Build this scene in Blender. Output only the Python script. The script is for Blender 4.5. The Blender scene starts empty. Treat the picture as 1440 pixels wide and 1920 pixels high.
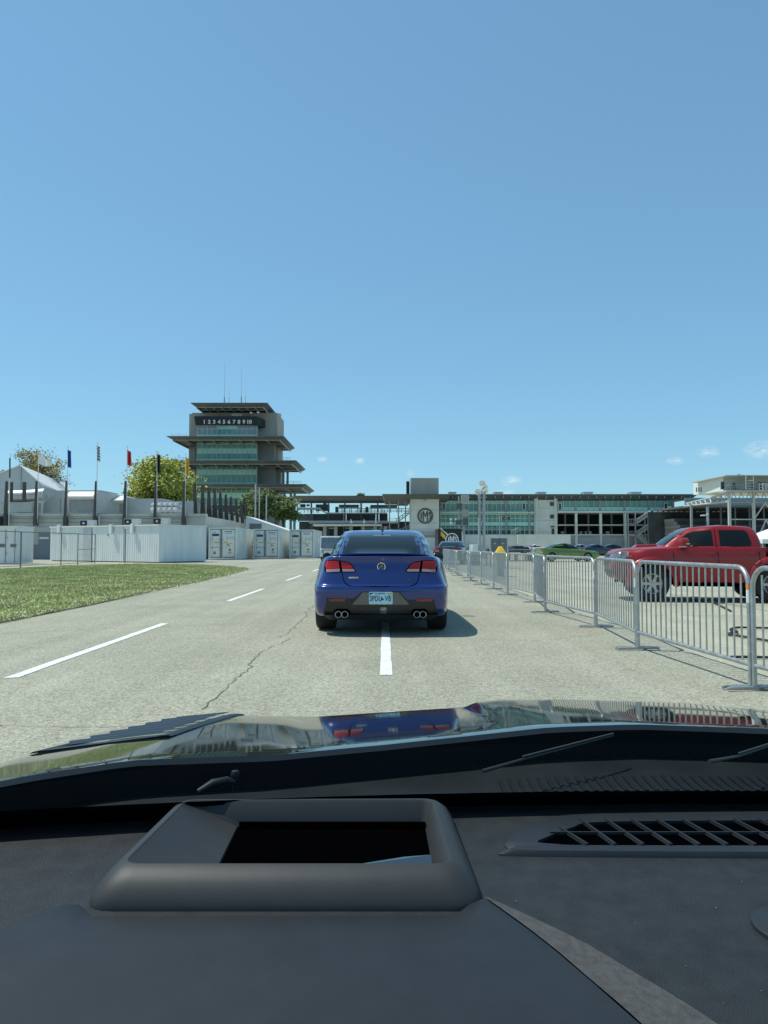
import bpy, bmesh, math, random
import numpy as np
from mathutils import Vector, Matrix
from mathutils.bvhtree import BVHTree

random.seed(11)
rng = np.random.default_rng(11)
SC = bpy.context.scene
COL = SC.collection
R = math.radians

# ------------------------------------------------------------------ camera
CAM_H, F_PX, HORIZON = 1.2, 1400.0, 1024.0
PITCH = math.atan((HORIZON - 960.0) / F_PX)
cam = bpy.data.cameras.new('camera')
cam.sensor_fit = 'VERTICAL'
cam.sensor_height = 36.0
cam.lens = 36.0 * F_PX / 1920.0
cam.clip_start, cam.clip_end = 0.02, 6000.0
camo = bpy.data.objects.new('camera', cam)
COL.objects.link(camo)
camo.location = (0, 0, CAM_H)
camo.rotation_euler = (R(90) + PITCH, 0, 0)
SC.camera = camo

# ------------------------------------------------------------------ sky and sun
SUN_DIR = Vector((-0.50, 0.13, 1.0)).normalized()      # towards the sun: high on the left
EXPOSURE, SKY_STRENGTH, SUN_STRENGTH = 0.54, 0.12, 2.95
world = bpy.data.worlds.new('World')
SC.world = world
world.use_nodes = True
nt = world.node_tree
nt.nodes.clear()
wo = nt.nodes.new('ShaderNodeOutputWorld')
bg = nt.nodes.new('ShaderNodeBackground')
sky = nt.nodes.new('ShaderNodeTexSky')
sky.sky_type = 'NISHITA'
sky.sun_disc = False
sky.sun_elevation = math.asin(SUN_DIR.z)
sky.sun_rotation = math.atan2(SUN_DIR.x, SUN_DIR.y)
sky.altitude = 200
sky.air_density, sky.dust_density, sky.ozone_density = 1.0, 0.25, 2.2
bg.inputs['Strength'].default_value = SKY_STRENGTH
tc = nt.nodes.new('ShaderNodeTexCoord')
sgm = nt.nodes.new('ShaderNodeGamma')          # softer fall-off from horizon to zenith, as a clear humid noon has
sgm.inputs['Gamma'].default_value = 0.55
nt.links.new(sky.outputs[0], sgm.inputs['Color'])
smul = nt.nodes.new('ShaderNodeVectorMath')
smul.operation = 'MULTIPLY'
nt.links.new(sgm.outputs[0], smul.inputs[0])
smul.inputs[1].default_value = (.93, 1.46, 1.81)
prev = smul.outputs[0]


def wmath(op, a, b=None):
    n = nt.nodes.new('ShaderNodeMath')
    n.operation = op
    for i, v in enumerate((a, b)):
        if v is None:
            continue
        if isinstance(v, (int, float)):
            n.inputs[i].default_value = v
        else:
            nt.links.new(v, n.inputs[i])
    return n.outputs[0]


# small fair-weather clouds low over the horizon
cl_map = nt.nodes.new('ShaderNodeMapping')
cl_map.inputs['Scale'].default_value = (1, 1, 2.2)
nt.links.new(tc.outputs['Generated'], cl_map.inputs['Vector'])
cl_no = nt.nodes.new('ShaderNodeTexNoise')
cl_no.inputs['Scale'].default_value = 70
cl_no.inputs['Detail'].default_value = 6
cl_no.inputs['Roughness'].default_value = 0.6
nt.links.new(cl_map.outputs[0], cl_no.inputs['Vector'])
total = None
for azd, eld, sz, amp in ((-4.75, 6.65, .55, .5), (-1.8, 6.5, .7, .5), (9.7, 4.9, 1.1, .55), (9.2, 4.0, 1.0, .5),
                          (21.4, 6.1, .8, .5), (23.6, 6.6, 1.0, .6), (27.0, 6.6, 1.6, .55), (2.0, 5.6, .8, .22),
                          (33, 6.0, 1.4, .5), (-38, 6.4, 1.3, .5), (48, 7.0, 1.6, .5), (-58, 6.5, 1.4, .5)):
    d = Vector((math.sin(R(azd)) * math.cos(R(eld)), math.cos(R(azd)) * math.cos(R(eld)), math.sin(R(eld))))
    sub = nt.nodes.new('ShaderNodeVectorMath')
    sub.operation = 'SUBTRACT'
    nt.links.new(tc.outputs['Generated'], sub.inputs[0])
    sub.inputs[1].default_value = d
    sc_ = nt.nodes.new('ShaderNodeVectorMath')
    sc_.operation = 'MULTIPLY'
    nt.links.new(sub.outputs[0], sc_.inputs[0])
    sc_.inputs[1].default_value = (1, 1, 1.9)
    ln = nt.nodes.new('ShaderNodeVectorMath')
    ln.operation = 'LENGTH'
    nt.links.new(sc_.outputs[0], ln.inputs[0])
    v = wmath('DIVIDE', ln.outputs['Value'], R(sz * .85))
    v = wmath('SUBTRACT', 1.0, v)
    v = wmath('MAXIMUM', v, 0.0)
    v = wmath('MULTIPLY', v, amp * 1.15)
    total = v if total is None else wmath('ADD', total, v)
nn = wmath('SUBTRACT', cl_no.outputs['Fac'], 0.36)
nn = wmath('MULTIPLY', nn, 3.6)
nn = wmath('MAXIMUM', nn, 0.0)
cf = wmath('MULTIPLY', total, nn)
cf = wmath('MINIMUM', cf, 0.42)
mixc = nt.nodes.new('ShaderNodeMixRGB')
nt.links.new(cf, mixc.inputs['Fac'])
nt.links.new(prev, mixc.inputs['Color1'])
mixc.inputs['Color2'].default_value = (5.6, 5.9, 5.8, 1)
nt.links.new(mixc.outputs[0], bg.inputs['Color'])
nt.links.new(bg.outputs[0], wo.inputs['Surface'])

sun = bpy.data.lights.new('sun', 'SUN')
sun.energy = SUN_STRENGTH
sun.angle = R(0.55)
sun.color = (1.0, 0.955, 0.88)
suno = bpy.data.objects.new('sun', sun)
COL.objects.link(suno)
suno.location = (-40, 10, 80)
suno.rotation_euler = SUN_DIR.to_track_quat('Z', 'Y').to_euler()

SC.view_settings.view_transform = 'Standard'
SC.view_settings.look = 'None'
SC.view_settings.exposure = EXPOSURE
SC.view_settings.gamma = 1.0
SC.view_settings.use_curve_mapping = False
SC.render.engine = 'CYCLES'
SC.cycles.max_bounces = 6
SC.cycles.diffuse_bounces = 3
SC.cycles.glossy_bounces = 4
SC.cycles.transparent_max_bounces = 8
SC.cycles.caustics_reflective = False
SC.cycles.caustics_refractive = False


# ------------------------------------------------------------------ helpers
def P(px, py, Y):
    """World point that lies on depth plane Y and shows at photo pixel (px, py)."""
    u, v = (px - 720.0) / F_PX, -(py - 960.0) / F_PX
    c, s = math.cos(PITCH), math.sin(PITCH)
    t = Y / (c - s * v)
    return Vector((u * t, Y, CAM_H + (s + c * v) * t))


def ZP(py, Y):
    return P(720, py, Y).z


def XP(px, Y):
    return P(px, 1024, Y).x


MATS = {}


def mat(name, col, rough=.6, metal=0., var=.12, scale=2.0, bump=0., bscale=60., coat=0., spec=.5, rvar=0., detail=5., stretch=None, alpha_nodes=None):
    m = bpy.data.materials.new(name)
    m.use_nodes = True
    n, l = m.node_tree.nodes, m.node_tree.links
    b = n['Principled BSDF']
    b.inputs['Roughness'].default_value = rough
    b.inputs['Metallic'].default_value = metal
    b.inputs['Coat Weight'].default_value = coat
    b.inputs['Coat Roughness'].default_value = .03
    b.inputs['Specular IOR Level'].default_value = spec
    g = n.new('ShaderNodeNewGeometry')
    vec = g.outputs['Position']
    if stretch:
        mp = n.new('ShaderNodeMapping')
        mp.inputs['Scale'].default_value = stretch
        l.new(vec, mp.inputs['Vector'])
        vec = mp.outputs[0]
    no = n.new('ShaderNodeTexNoise')
    no.inputs['Scale'].default_value = scale
    no.inputs['Detail'].default_value = detail
    l.new(vec, no.inputs['Vector'])
    mr = n.new('ShaderNodeMapRange')
    mr.inputs['From Min'].default_value = .3
    mr.inputs['From Max'].default_value = .7
    mr.inputs['To Min'].default_value = 1 - var
    mr.inputs['To Max'].default_value = 1 + var
    l.new(no.outputs['Fac'], mr.inputs['Value'])
    mx = n.new('ShaderNodeVectorMath')
    mx.operation = 'MULTIPLY'
    mx.inputs[0].default_value = col[:3]
    l.new(mr.outputs[0], mx.inputs[1])
    l.new(mx.outputs[0], b.inputs['Base Color'])
    if rvar:
        m2 = n.new('ShaderNodeMapRange')
        m2.inputs['From Min'].default_value = .3
        m2.inputs['From Max'].default_value = .7
        m2.inputs['To Min'].default_value = max(0, rough - rvar)
        m2.inputs['To Max'].default_value = rough + rvar
        l.new(no.outputs['Fac'], m2.inputs['Value'])
        l.new(m2.outputs[0], b.inputs['Roughness'])
    if bump:
        nb = n.new('ShaderNodeTexNoise')
        nb.inputs['Scale'].default_value = bscale
        nb.inputs['Detail'].default_value = 3
        l.new(g.outputs['Position'], nb.inputs['Vector'])
        bp = n.new('ShaderNodeBump')
        bp.inputs['Strength'].default_value = bump
        bp.inputs['Distance'].default_value = .01
        l.new(nb.outputs['Fac'], bp.inputs['Height'])
        l.new(bp.outputs[0], b.inputs['Normal'])
    MATS[name] = m
    return m


class MB:
    def __init__(s):
        s.v, s.f = [], []

    def add(s, vs, fs):
        o = len(s.v)
        s.v += [tuple(p) for p in vs]
        s.f += [tuple(i + o for i in f) for f in fs]
        return s

    def box(s, x0, x1, y0, y1, z0, z1):
        return s.add([(x0, y0, z0), (x1, y0, z0), (x1, y1, z0), (x0, y1, z0), (x0, y0, z1), (x1, y0, z1), (x1, y1, z1), (x0, y1, z1)],
                     [(0, 3, 2, 1), (4, 5, 6, 7), (0, 1, 5, 4), (1, 2, 6, 5), (2, 3, 7, 6), (3, 0, 4, 7)])

    def hexa(s, a, b):
        """a, b: two quads of four points (bottom and top, same winding counter-clockwise from above)."""
        return s.add(list(a) + list(b), [(3, 2, 1, 0), (4, 5, 6, 7), (0, 1, 5, 4), (1, 2, 6, 5), (2, 3, 7, 6), (3, 0, 4, 7)])

    def prism(s, poly, off):
        """extrude polygon (3D points) by vector off"""
        n = len(poly)
        off = Vector(off)
        a = [Vector(p) for p in poly]
        vs = a + [p + off for p in a]
        fs = [tuple(range(n))[::-1], tuple(range(n, 2 * n))] + [(i, (i + 1) % n, n + (i + 1) % n, n + i) for i in range(n)]
        return s.add(vs, fs)

    def tube(s, pts, r, n=8, cap=True, closed=False):
        pts = [Vector(p) for p in pts]
        rs = r if isinstance(r, (list, tuple)) else [r] * len(pts)
        vs, fs = [], []
        m = len(pts)
        up = None
        for i, p in enumerate(pts):
            if closed:
                t = pts[(i + 1) % m] - pts[i - 1]
            else:
                t = pts[min(i + 1, m - 1)] - pts[max(i - 1, 0)]
            t.normalize()
            if up is None:
                up = Vector((0, 0, 1)) if abs(t.z) < .9 else Vector((0, 1, 0))
            a = t.cross(up)
            if a.length < 1e-6:
                a = t.cross(Vector((1, 0, 0)))
            a.normalize()
            b = a.cross(t).normalized()
            up = b
            for k in range(n):
                w = 2 * math.pi * k / n
                vs.append(p + (a * math.cos(w) + b * math.sin(w)) * rs[i])
        for i in range(m if closed else m - 1):
            j = (i + 1) % m
            for k in range(n):
                k2 = (k + 1) % n
                fs.append((i * n + k, i * n + k2, j * n + k2, j * n + k))
        if cap and not closed:
            fs.append(tuple(range(n)))
            fs.append(tuple(range((m - 1) * n, m * n))[::-1])
        return s.add(vs, fs)

    def lathe(s, prof, axis='Z', n=24, c=(0, 0, 0)):
        """prof: list of (r, h)."""
        vs, fs = [], []
        m = len(prof)
        for k in range(n):
            w = 2 * math.pi * k / n
            for r, h in prof:
                a, b = r * math.cos(w), r * math.sin(w)
                p = {'Z': (a, b, h), 'Y': (a, h, b), 'X': (h, a, b)}[axis]
                vs.append((p[0] + c[0], p[1] + c[1], p[2] + c[2]))
        for k in range(n):
            k2 = (k + 1) % n
            for i in range(m - 1):
                fs.append((k * m + i, k2 * m + i, k2 * m + i + 1, k * m + i + 1))
        return s.add(vs, fs)

    def xf(s, M):
        s.v = [tuple(M @ Vector(p)) for p in s.v]
        return s

    def mesh(s, name, m=None, smooth=False, angle=None):
        me = bpy.data.meshes.new(name)
        me.from_pydata(s.v, [], s.f)
        me.validate()
        fix_normals(me)
        if smooth:
            me.polygons.foreach_set('use_smooth', [True] * len(me.polygons))
            if angle:
                me.set_sharp_from_angle(angle=R(angle))
        if m is not None:
            me.materials.append(MATS[m] if isinstance(m, str) else m)
        me.update()
        return me

    def build(s, name, m, parent=None, smooth=False, angle=35, bevel=0):
        me = s.mesh(name, m, smooth, angle if smooth else None)
        o = link(name, me, parent)
        if bevel:
            apply_bevel(o, bevel)
        return o


def fix_normals(me):
    bm = bmesh.new()
    bm.from_mesh(me)
    bmesh.ops.recalc_face_normals(bm, faces=bm.faces)
    bm.to_mesh(me)
    bm.free()


def apply_bevel(o, w, seg=2):
    bm = bmesh.new()
    bm.from_mesh(o.data)
    bmesh.ops.remove_doubles(bm, verts=bm.verts, dist=1e-5)
    es = [e for e in bm.edges if len(e.link_faces) == 2 and e.calc_face_angle(0) > R(25)]
    bmesh.ops.bevel(bm, geom=es, offset=w, segments=seg, profile=.6, affect='EDGES', clamp_overlap=True)
    for f in bm.faces:
        f.smooth = True
    bm.to_mesh(o.data)
    bm.free()
    o.data.set_sharp_from_angle(angle=R(40))


def link(name, me, parent=None):
    o = bpy.data.objects.new(name, me)
    COL.objects.link(o)
    if parent is not None:
        o.parent = parent
        if parent.type == 'EMPTY':
            o.matrix_parent_inverse = Matrix.Translation(-Vector(parent.location))
    return o


def thing(name, label, cat, loc=(0, 0, 0), group=None):
    o = bpy.data.objects.new(name, None)
    o.empty_display_size = .3
    COL.objects.link(o)
    o.location = loc
    o['label'] = label
    o['category'] = cat
    if group:
        o['group'] = group
    return o


def tag(o, label=None, cat=None, group=None, kind=None):
    for k, v in (('label', label), ('category', cat), ('group', group), ('kind', kind)):
        if v:
            o[k] = v
    return o


_unit = {}


def cube(name, m, parent, x0, x1, y0, y1, z0, z1):
    """a plain piece: shares one unit-box mesh per material"""
    if m not in _unit:
        _unit[m] = MB().box(-.5, .5, -.5, .5, -.5, .5).mesh('block_' + m, m)
    o = link(name, _unit[m], parent)
    o.location = ((x0 + x1) / 2, (y0 + y1) / 2, (z0 + z1) / 2)
    o.scale = (abs(x1 - x0), abs(y1 - y0), abs(z1 - z0))
    return o


def copy_tree(o, parent=None):
    c = o.copy()
    COL.objects.link(c)
    c.parent = parent
    for ch in list(o.children):
        copy_tree(ch, c)
    return c


def text_mesh(s, size, extrude=.01, m=None, face='-Y', align='CENTER', bold=0.):
    cu = bpy.data.curves.new('lettering', 'FONT')
    cu.body = s
    cu.size = size
    cu.extrude = extrude
    cu.offset = bold
    cu.align_x = align
    cu.align_y = 'CENTER'
    cu.resolution_u = 3
    ob = bpy.data.objects.new('tmp', cu)
    COL.objects.link(ob)
    dg = bpy.context.evaluated_depsgraph_get()
    me = bpy.data.meshes.new_from_object(ob.evaluated_get(dg))
    bpy.data.objects.remove(ob)
    bpy.data.curves.remove(cu)
    me.transform(Matrix.Rotation(R(90), 4, 'X'))
    me.materials.clear()
    if m:
        me.materials.append(MATS[m])
    return me


def catmull(pts, n, tens=.5):
    pts = [np.array(p, float) for p in pts]
    out = []
    m = len(pts)
    for i in range(m - 1):
        p0, p1, p2, p3 = pts[max(i - 1, 0)], pts[i], pts[i + 1], pts[min(i + 2, m - 1)]
        t1, t2 = (p2 - p0) * tens, (p3 - p1) * tens
        for k in range(n):
            t = k / n
            out.append((2 * t**3 - 3 * t**2 + 1) * p1 + (t**3 - 2 * t**2 + t) * t1 + (-2 * t**3 + 3 * t**2) * p2 + (t**3 - t**2) * t2)
    out.append(pts[-1])
    return out


def loft_rings(rings, na=5, nb=4, tens=.42):
    """rings: list of half outlines (rear centre ... front centre), mirrored in x; closed solid."""
    rows = [catmull(r, na, tens) for r in rings]
    m = len(rows[0])
    cols = [catmull([rows[k][i] for k in range(len(rows))], nb, tens) for i in range(m)]
    K = len(cols[0])
    vs, fs = [], []
    full = 2 * m - 2
    for k in range(K):
        half = [cols[i][k] for i in range(m)]
        ring = half + [np.array((-p[0], p[1], p[2])) for p in half[-2:0:-1]]
        vs += [tuple(p) for p in ring]
    for k in range(K - 1):
        for i in range(full):
            j = (i + 1) % full
            fs.append((k * full + i, k * full + j, (k + 1) * full + j, (k + 1) * full + i))
    fs.append(tuple(range(full))[::-1])
    fs.append(tuple(range((K - 1) * full, K * full)))
    mb = MB()
    mb.add(vs, fs)
    return mb


def bvh_of(meshes):
    bm = bmesh.new()
    for me in meshes:
        bm.from_mesh(me)
    t = BVHTree.FromBMesh(bm)
    bm.free()
    return t


def patch(poly, axis, bvh, off=.006, step=.05, thick=.012, far=8.0):
    """A sheet that follows a body: poly in the two other coordinates, cast along axis ('+y','-y','+x','-x','-z') on to bvh, set OFF proud."""
    d = {'+y': Vector((0, 1, 0)), '-y': Vector((0, -1, 0)), '+x': Vector((1, 0, 0)), '-x': Vector((-1, 0, 0)), '-z': Vector((0, 0, -1))}[axis]

    def lift(a, b):
        if axis[1] == 'y':
            return Vector((a, 0, b))
        if axis[1] == 'x':
            return Vector((0, a, b))
        return Vector((a, b, 0))
    bm = bmesh.new()
    bm.faces.new([bm.verts.new(lift(*p)) for p in poly])
    idx = {'y': (0, 2), 'x': (1, 2), 'z': (0, 1)}[axis[1]]
    for ax in idx:
        lo = min(v.co[ax] for v in bm.verts)
        hi = max(v.co[ax] for v in bm.verts)
        k = math.ceil(lo / step) * step
        while k < hi:
            no = Vector((0, 0, 0))
            no[ax] = 1
            co = Vector((0, 0, 0))
            co[ax] = k
            bmesh.ops.bisect_plane(bm, geom=bm.verts[:] + bm.edges[:] + bm.faces[:], plane_co=co, plane_no=no)
            k += step
    bmesh.ops.triangulate(bm, faces=[f for f in bm.faces if len(f.verts) > 4])
    bad = []
    last = None
    for v in bm.verts:
        h = bvh.ray_cast(v.co - d * far, d)
        if h[0] is None:
            bad.append(v)
        else:
            v.co = h[0] - d * off
            last = v.co.copy()
    if bad:
        bmesh.ops.delete(bm, geom=bad, context='VERTS')
    if not bm.verts:
        bm.free()
        return MB()
    ext = bmesh.ops.extrude_edge_only(bm, edges=[e for e in bm.edges if len(e.link_faces) == 1])
    for v in ext['geom']:
        if isinstance(v, bmesh.types.BMVert):
            v.co += d * thick
    mb = MB()
    bm.verts.index_update()
    mb.add([tuple(v.co) for v in bm.verts], [[v.index for v in f.verts] for f in bm.faces])
    bm.free()
    return mb


def strip_poly(pts, w):
    """ribbon polygon of width w round a 2D polyline"""
    L, Rr = [], []
    n = len(pts)
    for i, p in enumerate(pts):
        a = pts[max(i - 1, 0)]
        b = pts[min(i + 1, n - 1)]
        t = Vector((b[0] - a[0], b[1] - a[1])).normalized()
        q = Vector((-t.y, t.x)) * w / 2
        L.append((p[0] + q.x, p[1] + q.y))
        Rr.append((p[0] - q.x, p[1] - q.y))
    return L + Rr[::-1]


def boolean_cut(me, cutters):
    """cut a list of MB solids from a mesh"""
    o = bpy.data.objects.new('tmp', me)
    COL.objects.link(o)
    tmp = [o]
    for c in cutters:
        cm = c.mesh('cut')
        co = bpy.data.objects.new('tmpc', cm)
        COL.objects.link(co)
        tmp.append(co)
        md = o.modifiers.new('b', 'BOOLEAN')
        md.object = co
        md.operation = 'DIFFERENCE'
        md.solver = 'EXACT'
    dg = bpy.context.evaluated_depsgraph_get()
    dg.update()
    out = bpy.data.meshes.new_from_object(o.evaluated_get(dg))
    for t in tmp:
        bpy.data.objects.remove(t)
    return out


# ------------------------------------------------------------------ materials
def asphalt(name, base, speck, fine=95., patch_amt=.10, tint=(1, 1, 1)):
    m = bpy.data.materials.new(name)
    m.use_nodes = True
    n, l = m.node_tree.nodes, m.node_tree.links
    b = n['Principled BSDF']
    b.inputs['Roughness'].default_value = .88
    b.inputs['Specular IOR Level'].default_value = .25
    g = n.new('ShaderNodeNewGeometry')

    def noise(scale, detail, rough=.5, vec=None):
        t = n.new('ShaderNodeTexNoise')
        t.inputs['Scale'].default_value = scale
        t.inputs['Detail'].default_value = detail
        t.inputs['Roughness'].default_value = rough
        l.new(vec or g.outputs['Position'], t.inputs['Vector'])
        return t.outputs['Fac']

    def rmap(f, a, b_, c, d):
        t = n.new('ShaderNodeMapRange')
        for k, v in zip(('From Min', 'From Max', 'To Min', 'To Max'), (a, b_, c, d)):
            t.inputs[k].default_value = v
        l.new(f, t.inputs['Value'])
        return t.outputs[0]

    def mul(a, b_):
        t = n.new('ShaderNodeMath')
        t.operation = 'MULTIPLY'
        l.new(a, t.inputs[0])
        l.new(b_, t.inputs[1])
        return t.outputs[0]
    vo = n.new('ShaderNodeTexVoronoi')
    vo.inputs['Scale'].default_value = fine
    l.new(g.outputs['Position'], vo.inputs['Vector'])
    sep = n.new('ShaderNodeSeparateColor')
    l.new(vo.outputs['Color'], sep.inputs[0])
    st = rmap(sep.outputs[0], 0, 1, 1 - speck, 1 + speck)
    mid = rmap(noise(22, 4, .6), .3, .7, .90, 1.10)
    big = rmap(noise(.55, 5, .6), .3, .7, 1 - patch_amt, 1 + patch_amt)
    mp = n.new('ShaderNodeMapping')
    mp.inputs['Scale'].default_value = (1.6, .05, 1)
    l.new(g.outputs['Position'], mp.inputs['Vector'])
    lane = rmap(noise(1.0, 4, .6, mp.outputs[0]), .3, .7, .87, 1.08)
    f = mul(mul(mul(st, mid), big), lane)
    v = n.new('ShaderNodeVectorMath')
    v.operation = 'MULTIPLY'
    v.inputs[0].default_value = base
    l.new(f, v.inputs[1])
    l.new(v.outputs[0], b.inputs['Base Color'])
    bp = n.new('ShaderNodeBump')
    bp.inputs['Strength'].default_value = .35
    bp.inputs['Distance'].default_value = .006
    l.new(vo.outputs['Distance'], bp.inputs['Height'])
    l.new(bp.outputs[0], b.inputs['Normal'])
    MATS[name] = m


asphalt('asphalt', (.333, .322, .247), .38, 80)
asphalt('lot_concrete', (.41, .39, .295), .18, 70, .12)
mat('marking_paint', (.74, .75, .70), .7, var=.14, scale=5, bump=.2)
_m = MATS['marking_paint'].node_tree
_n1 = _m.nodes.new('ShaderNodeTexNoise')       # chipped and worn through to the asphalt
_n1.inputs['Scale'].default_value = 26
_n1.inputs['Detail'].default_value = 8
_n1.inputs['Roughness'].default_value = .7
_g1 = _m.nodes.new('ShaderNodeNewGeometry')
_m.links.new(_g1.outputs['Position'], _n1.inputs['Vector'])
_r1 = _m.nodes.new('ShaderNodeMapRange')
_r1.inputs['From Min'].default_value = .57
_r1.inputs['From Max'].default_value = .66
_m.links.new(_n1.outputs['Fac'], _r1.inputs['Value'])
_x1 = _m.nodes.new('ShaderNodeMixRGB')
_m.links.new(_r1.outputs[0], _x1.inputs['Fac'])
_b1 = _m.nodes['Principled BSDF']
_m.links.new(_b1.inputs['Base Color'].links[0].from_socket, _x1.inputs['Color1'])
_x1.inputs['Color2'].default_value = (.36, .35, .28, 1)
_m.links.new(_x1.outputs[0], _b1.inputs['Base Color'])
mat('crack', (.10, .097, .082), .95, var=.3, scale=12)
mat('joint', (.17, .16, .13), .95, var=.35, scale=6)
mat('soil_grass', (.33, .335, .16), .95, var=.45, scale=1.3, bump=.5, bscale=30)
for i, c in enumerate(((.37, .43, .17), (.47, .49, .23), (.58, .53, .30))):
    mat('grass%d' % i, c, .7, var=.35, scale=.8, spec=.2)
mat('galvanised', (.40, .43, .43), .42, .65, var=.16, scale=14, rvar=.08)
mat('galv_dull', (.40, .43, .43), .55, .5, var=.14, scale=10)
mat('orange_tape', (.62, .25, .05), .6)
mat('white_tape', (.75, .75, .72), .5)
mat('rubber', (.016, .016, .017), .75, var=.2, scale=20)
mat('black_plastic', (.018, .019, .020), .5, var=.15, scale=20)
mat('dash_vinyl', (.0180, .0205, .0225), .58, var=.25, scale=45, bump=.22, bscale=650, spec=.32)
mat('dash_soft', (.0165, .0195, .0225), .50, var=.12, scale=30, bump=.06, bscale=900, spec=.35)
mat('dash_bezel', (.0310, .0325, .0335), .52, var=.06, scale=40, bump=.06, bscale=1200, spec=.35)
mat('dash_sunlit', (.070, .069, .067), .85, var=.22, scale=160, bump=.25, bscale=700, spec=.25)  # paler vinyl tone that paints a streak of sun onto the dash
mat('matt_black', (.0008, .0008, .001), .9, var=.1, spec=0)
mat('vent_plastic', (.008, .010, .013), .35, var=.1, spec=.4)
mat('cowl_plastic', (.0105, .0135, .0150), .5, var=.3, scale=12, spec=.22)
mat('cowl_slot', (.0080, .0105, .0115), .6, spec=.15)
mat('wiper_metal', (.06, .065, .068), .5, .3)
mat('dust', (.20, .20, .19), .9)
mat('frit', (.001, .001, .0012), .9, spec=.02, var=.05)
mat('hood_paint', (.010, .012, .0125), .045, .0, var=.03, scale=4, coat=.42, spec=.25)
mat('hud_glass', (.02, .03, .04), .05, spec=1.0, var=.02)
g_ = bpy.data.materials.new('windshield_glass')
g_.use_nodes = True
g_.node_tree.nodes.clear()
_o = g_.node_tree.nodes.new('ShaderNodeOutputMaterial')
_t = g_.node_tree.nodes.new('ShaderNodeBsdfTransparent')
_t.inputs['Color'].default_value = (.95, .985, .950, 1)
g_.node_tree.links.new(_t.outputs[0], _o.inputs['Surface'])
MATS['windshield_glass'] = g_
mat('chrome', (.75, .76, .76), .10, 1.0, var=.03)
mat('steel', (.42, .42, .41), .30, 1.0, var=.08)
mat('dark_glass', (.010, .015, .016), .05, var=.05, coat=0, spec=.2)
mat('blue_paint', (.009, .027, .165), .20, .25, var=.05, scale=3, coat=1.0)
mat('red_paint', (.270, .012, .014), .35, .10, var=.05, scale=3, coat=.45, spec=.3)
mat('green_paint', (.125, .195, .024), .25, .25, var=.05, scale=3, coat=1.0)
mat('black_paint', (.009, .010, .012), .15, .1, var=.05, coat=1.0)
mat('white_paint', (.72, .73, .71), .3, var=.05, scale=4, coat=.4)
mat('silver_paint', (.42, .43, .44), .28, .6, var=.04, coat=1.0)
mat('gunmetal_paint', (.10, .11, .12), .25, .5, var=.04, coat=1.0)
mat('lamp_red', (.40, .010, .012), .12, var=.35, scale=60, coat=.35, spec=.3)
mat('lamp_clear', (.36, .22, .21), .12, var=.25, scale=80, coat=1.0)
mat('headlamp_glass', (.16, .19, .20), .08, .3, var=.5, scale=14, coat=1.0)
mat('reflector_red', (.22, .02, .015), .25, coat=.6)
mat('reflector_amber', (.60, .17, .02), .3, coat=.6)
mat('alloy', (.45, .45, .44), .3, .9, var=.06)
mat('alloy_dark', (.075, .075, .08), .35, .6, var=.06)
mat('plate_face', (.42, .68, .78), .45, var=.16, scale=25)
mat('plate_ink', (.02, .07, .09), .5)
mat('plate_yellow', (.62, .42, .10), .5)

# ------------------------------------------------------------------ ground, road, markings
gb = MB()
gb.add([(-2500, -400, -.014), (2500, -400, -.014), (2500, 4500, -.014), (-2500, 4500, -.014)], [(0, 1, 2, 3)])
tag(gb.build('ground', 'lot_concrete'), kind='structure')
rb = MB()
left = [(-6.0, -30), (-6.0, 16), (-6.2, 21), (-6.35, 27), (-6.7, 35), (-7.1, 39), (-9.4, 43), (-13.5, 46.5), (-16, 62), (-13, 66), (-12, 80), (-12, 170)]
right = [(3.55, -30), (3.50, 8), (3.6, 16), (3.45, 25), (3.6, 40), (3.8, 50), (4.2, 60), (4.6, 80), (5, 100), (5, 120), (6, 150), (7, 170)]
for i in range(len(left) - 1):
    a, b, c, d = left[i], right[i], right[i + 1], left[i + 1]
    rb.add([(a[0], a[1], -.008), (b[0], b[1], -.008), (c[0], c[1], -.008), (d[0], d[1], -.008)], [(0, 1, 2, 3)])
road = tag(rb.build('road', 'asphalt'), kind='structure')


def paint_dash(x, y0, y1, w=.115, z=-.0035):
    mb = MB()
    n = 14
    vs, fs = [], []
    for i in range(n + 1):
        y = y0 + (y1 - y0) * i / n
        for s in (-1, 1):
            e = random.uniform(-.004, .004)
            vs.append((x + s * w / 2 + e, y + (random.uniform(-.02, .02) if i in (0, n) else 0), z))
    for i in range(n):
        fs.append((2 * i, 2 * i + 1, 2 * i + 3, 2 * i + 2))
    mb.add(vs, fs)
    return tag(mb.build('lane_marking', 'marking_paint', road), kind=None)


for y0, y1 in ((-3.2, 1.7), (6.9, 11.75), (16.5, 21.2), (26.2, 31), (36, 40.8), (46, 51), (56, 61)):
    paint_dash(-3.42, y0, y1, .12)
for y0, y1 in ((-3.0, 1.9), (7.05, 11.9), (16.6, 21.4), (26.3, 31), (36, 41)):
    paint_dash(.02, y0, y1, .115)
# pale worn stripe across the service road
for a, b, w in (((-14.6, 61), (-8.5, 57.5), .5), ((-13.5, 64), (-5.5, 62), .45)):
    mb = MB()
    mb.add([(a[0], a[1], -.0035), (b[0], b[1], -.0035), (b[0], b[1] + w, -.0035), (a[0], a[1] + w, -.0035)], [(0, 1, 2, 3)])
    mb.build('lane_marking', 'marking_paint', road)


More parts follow.
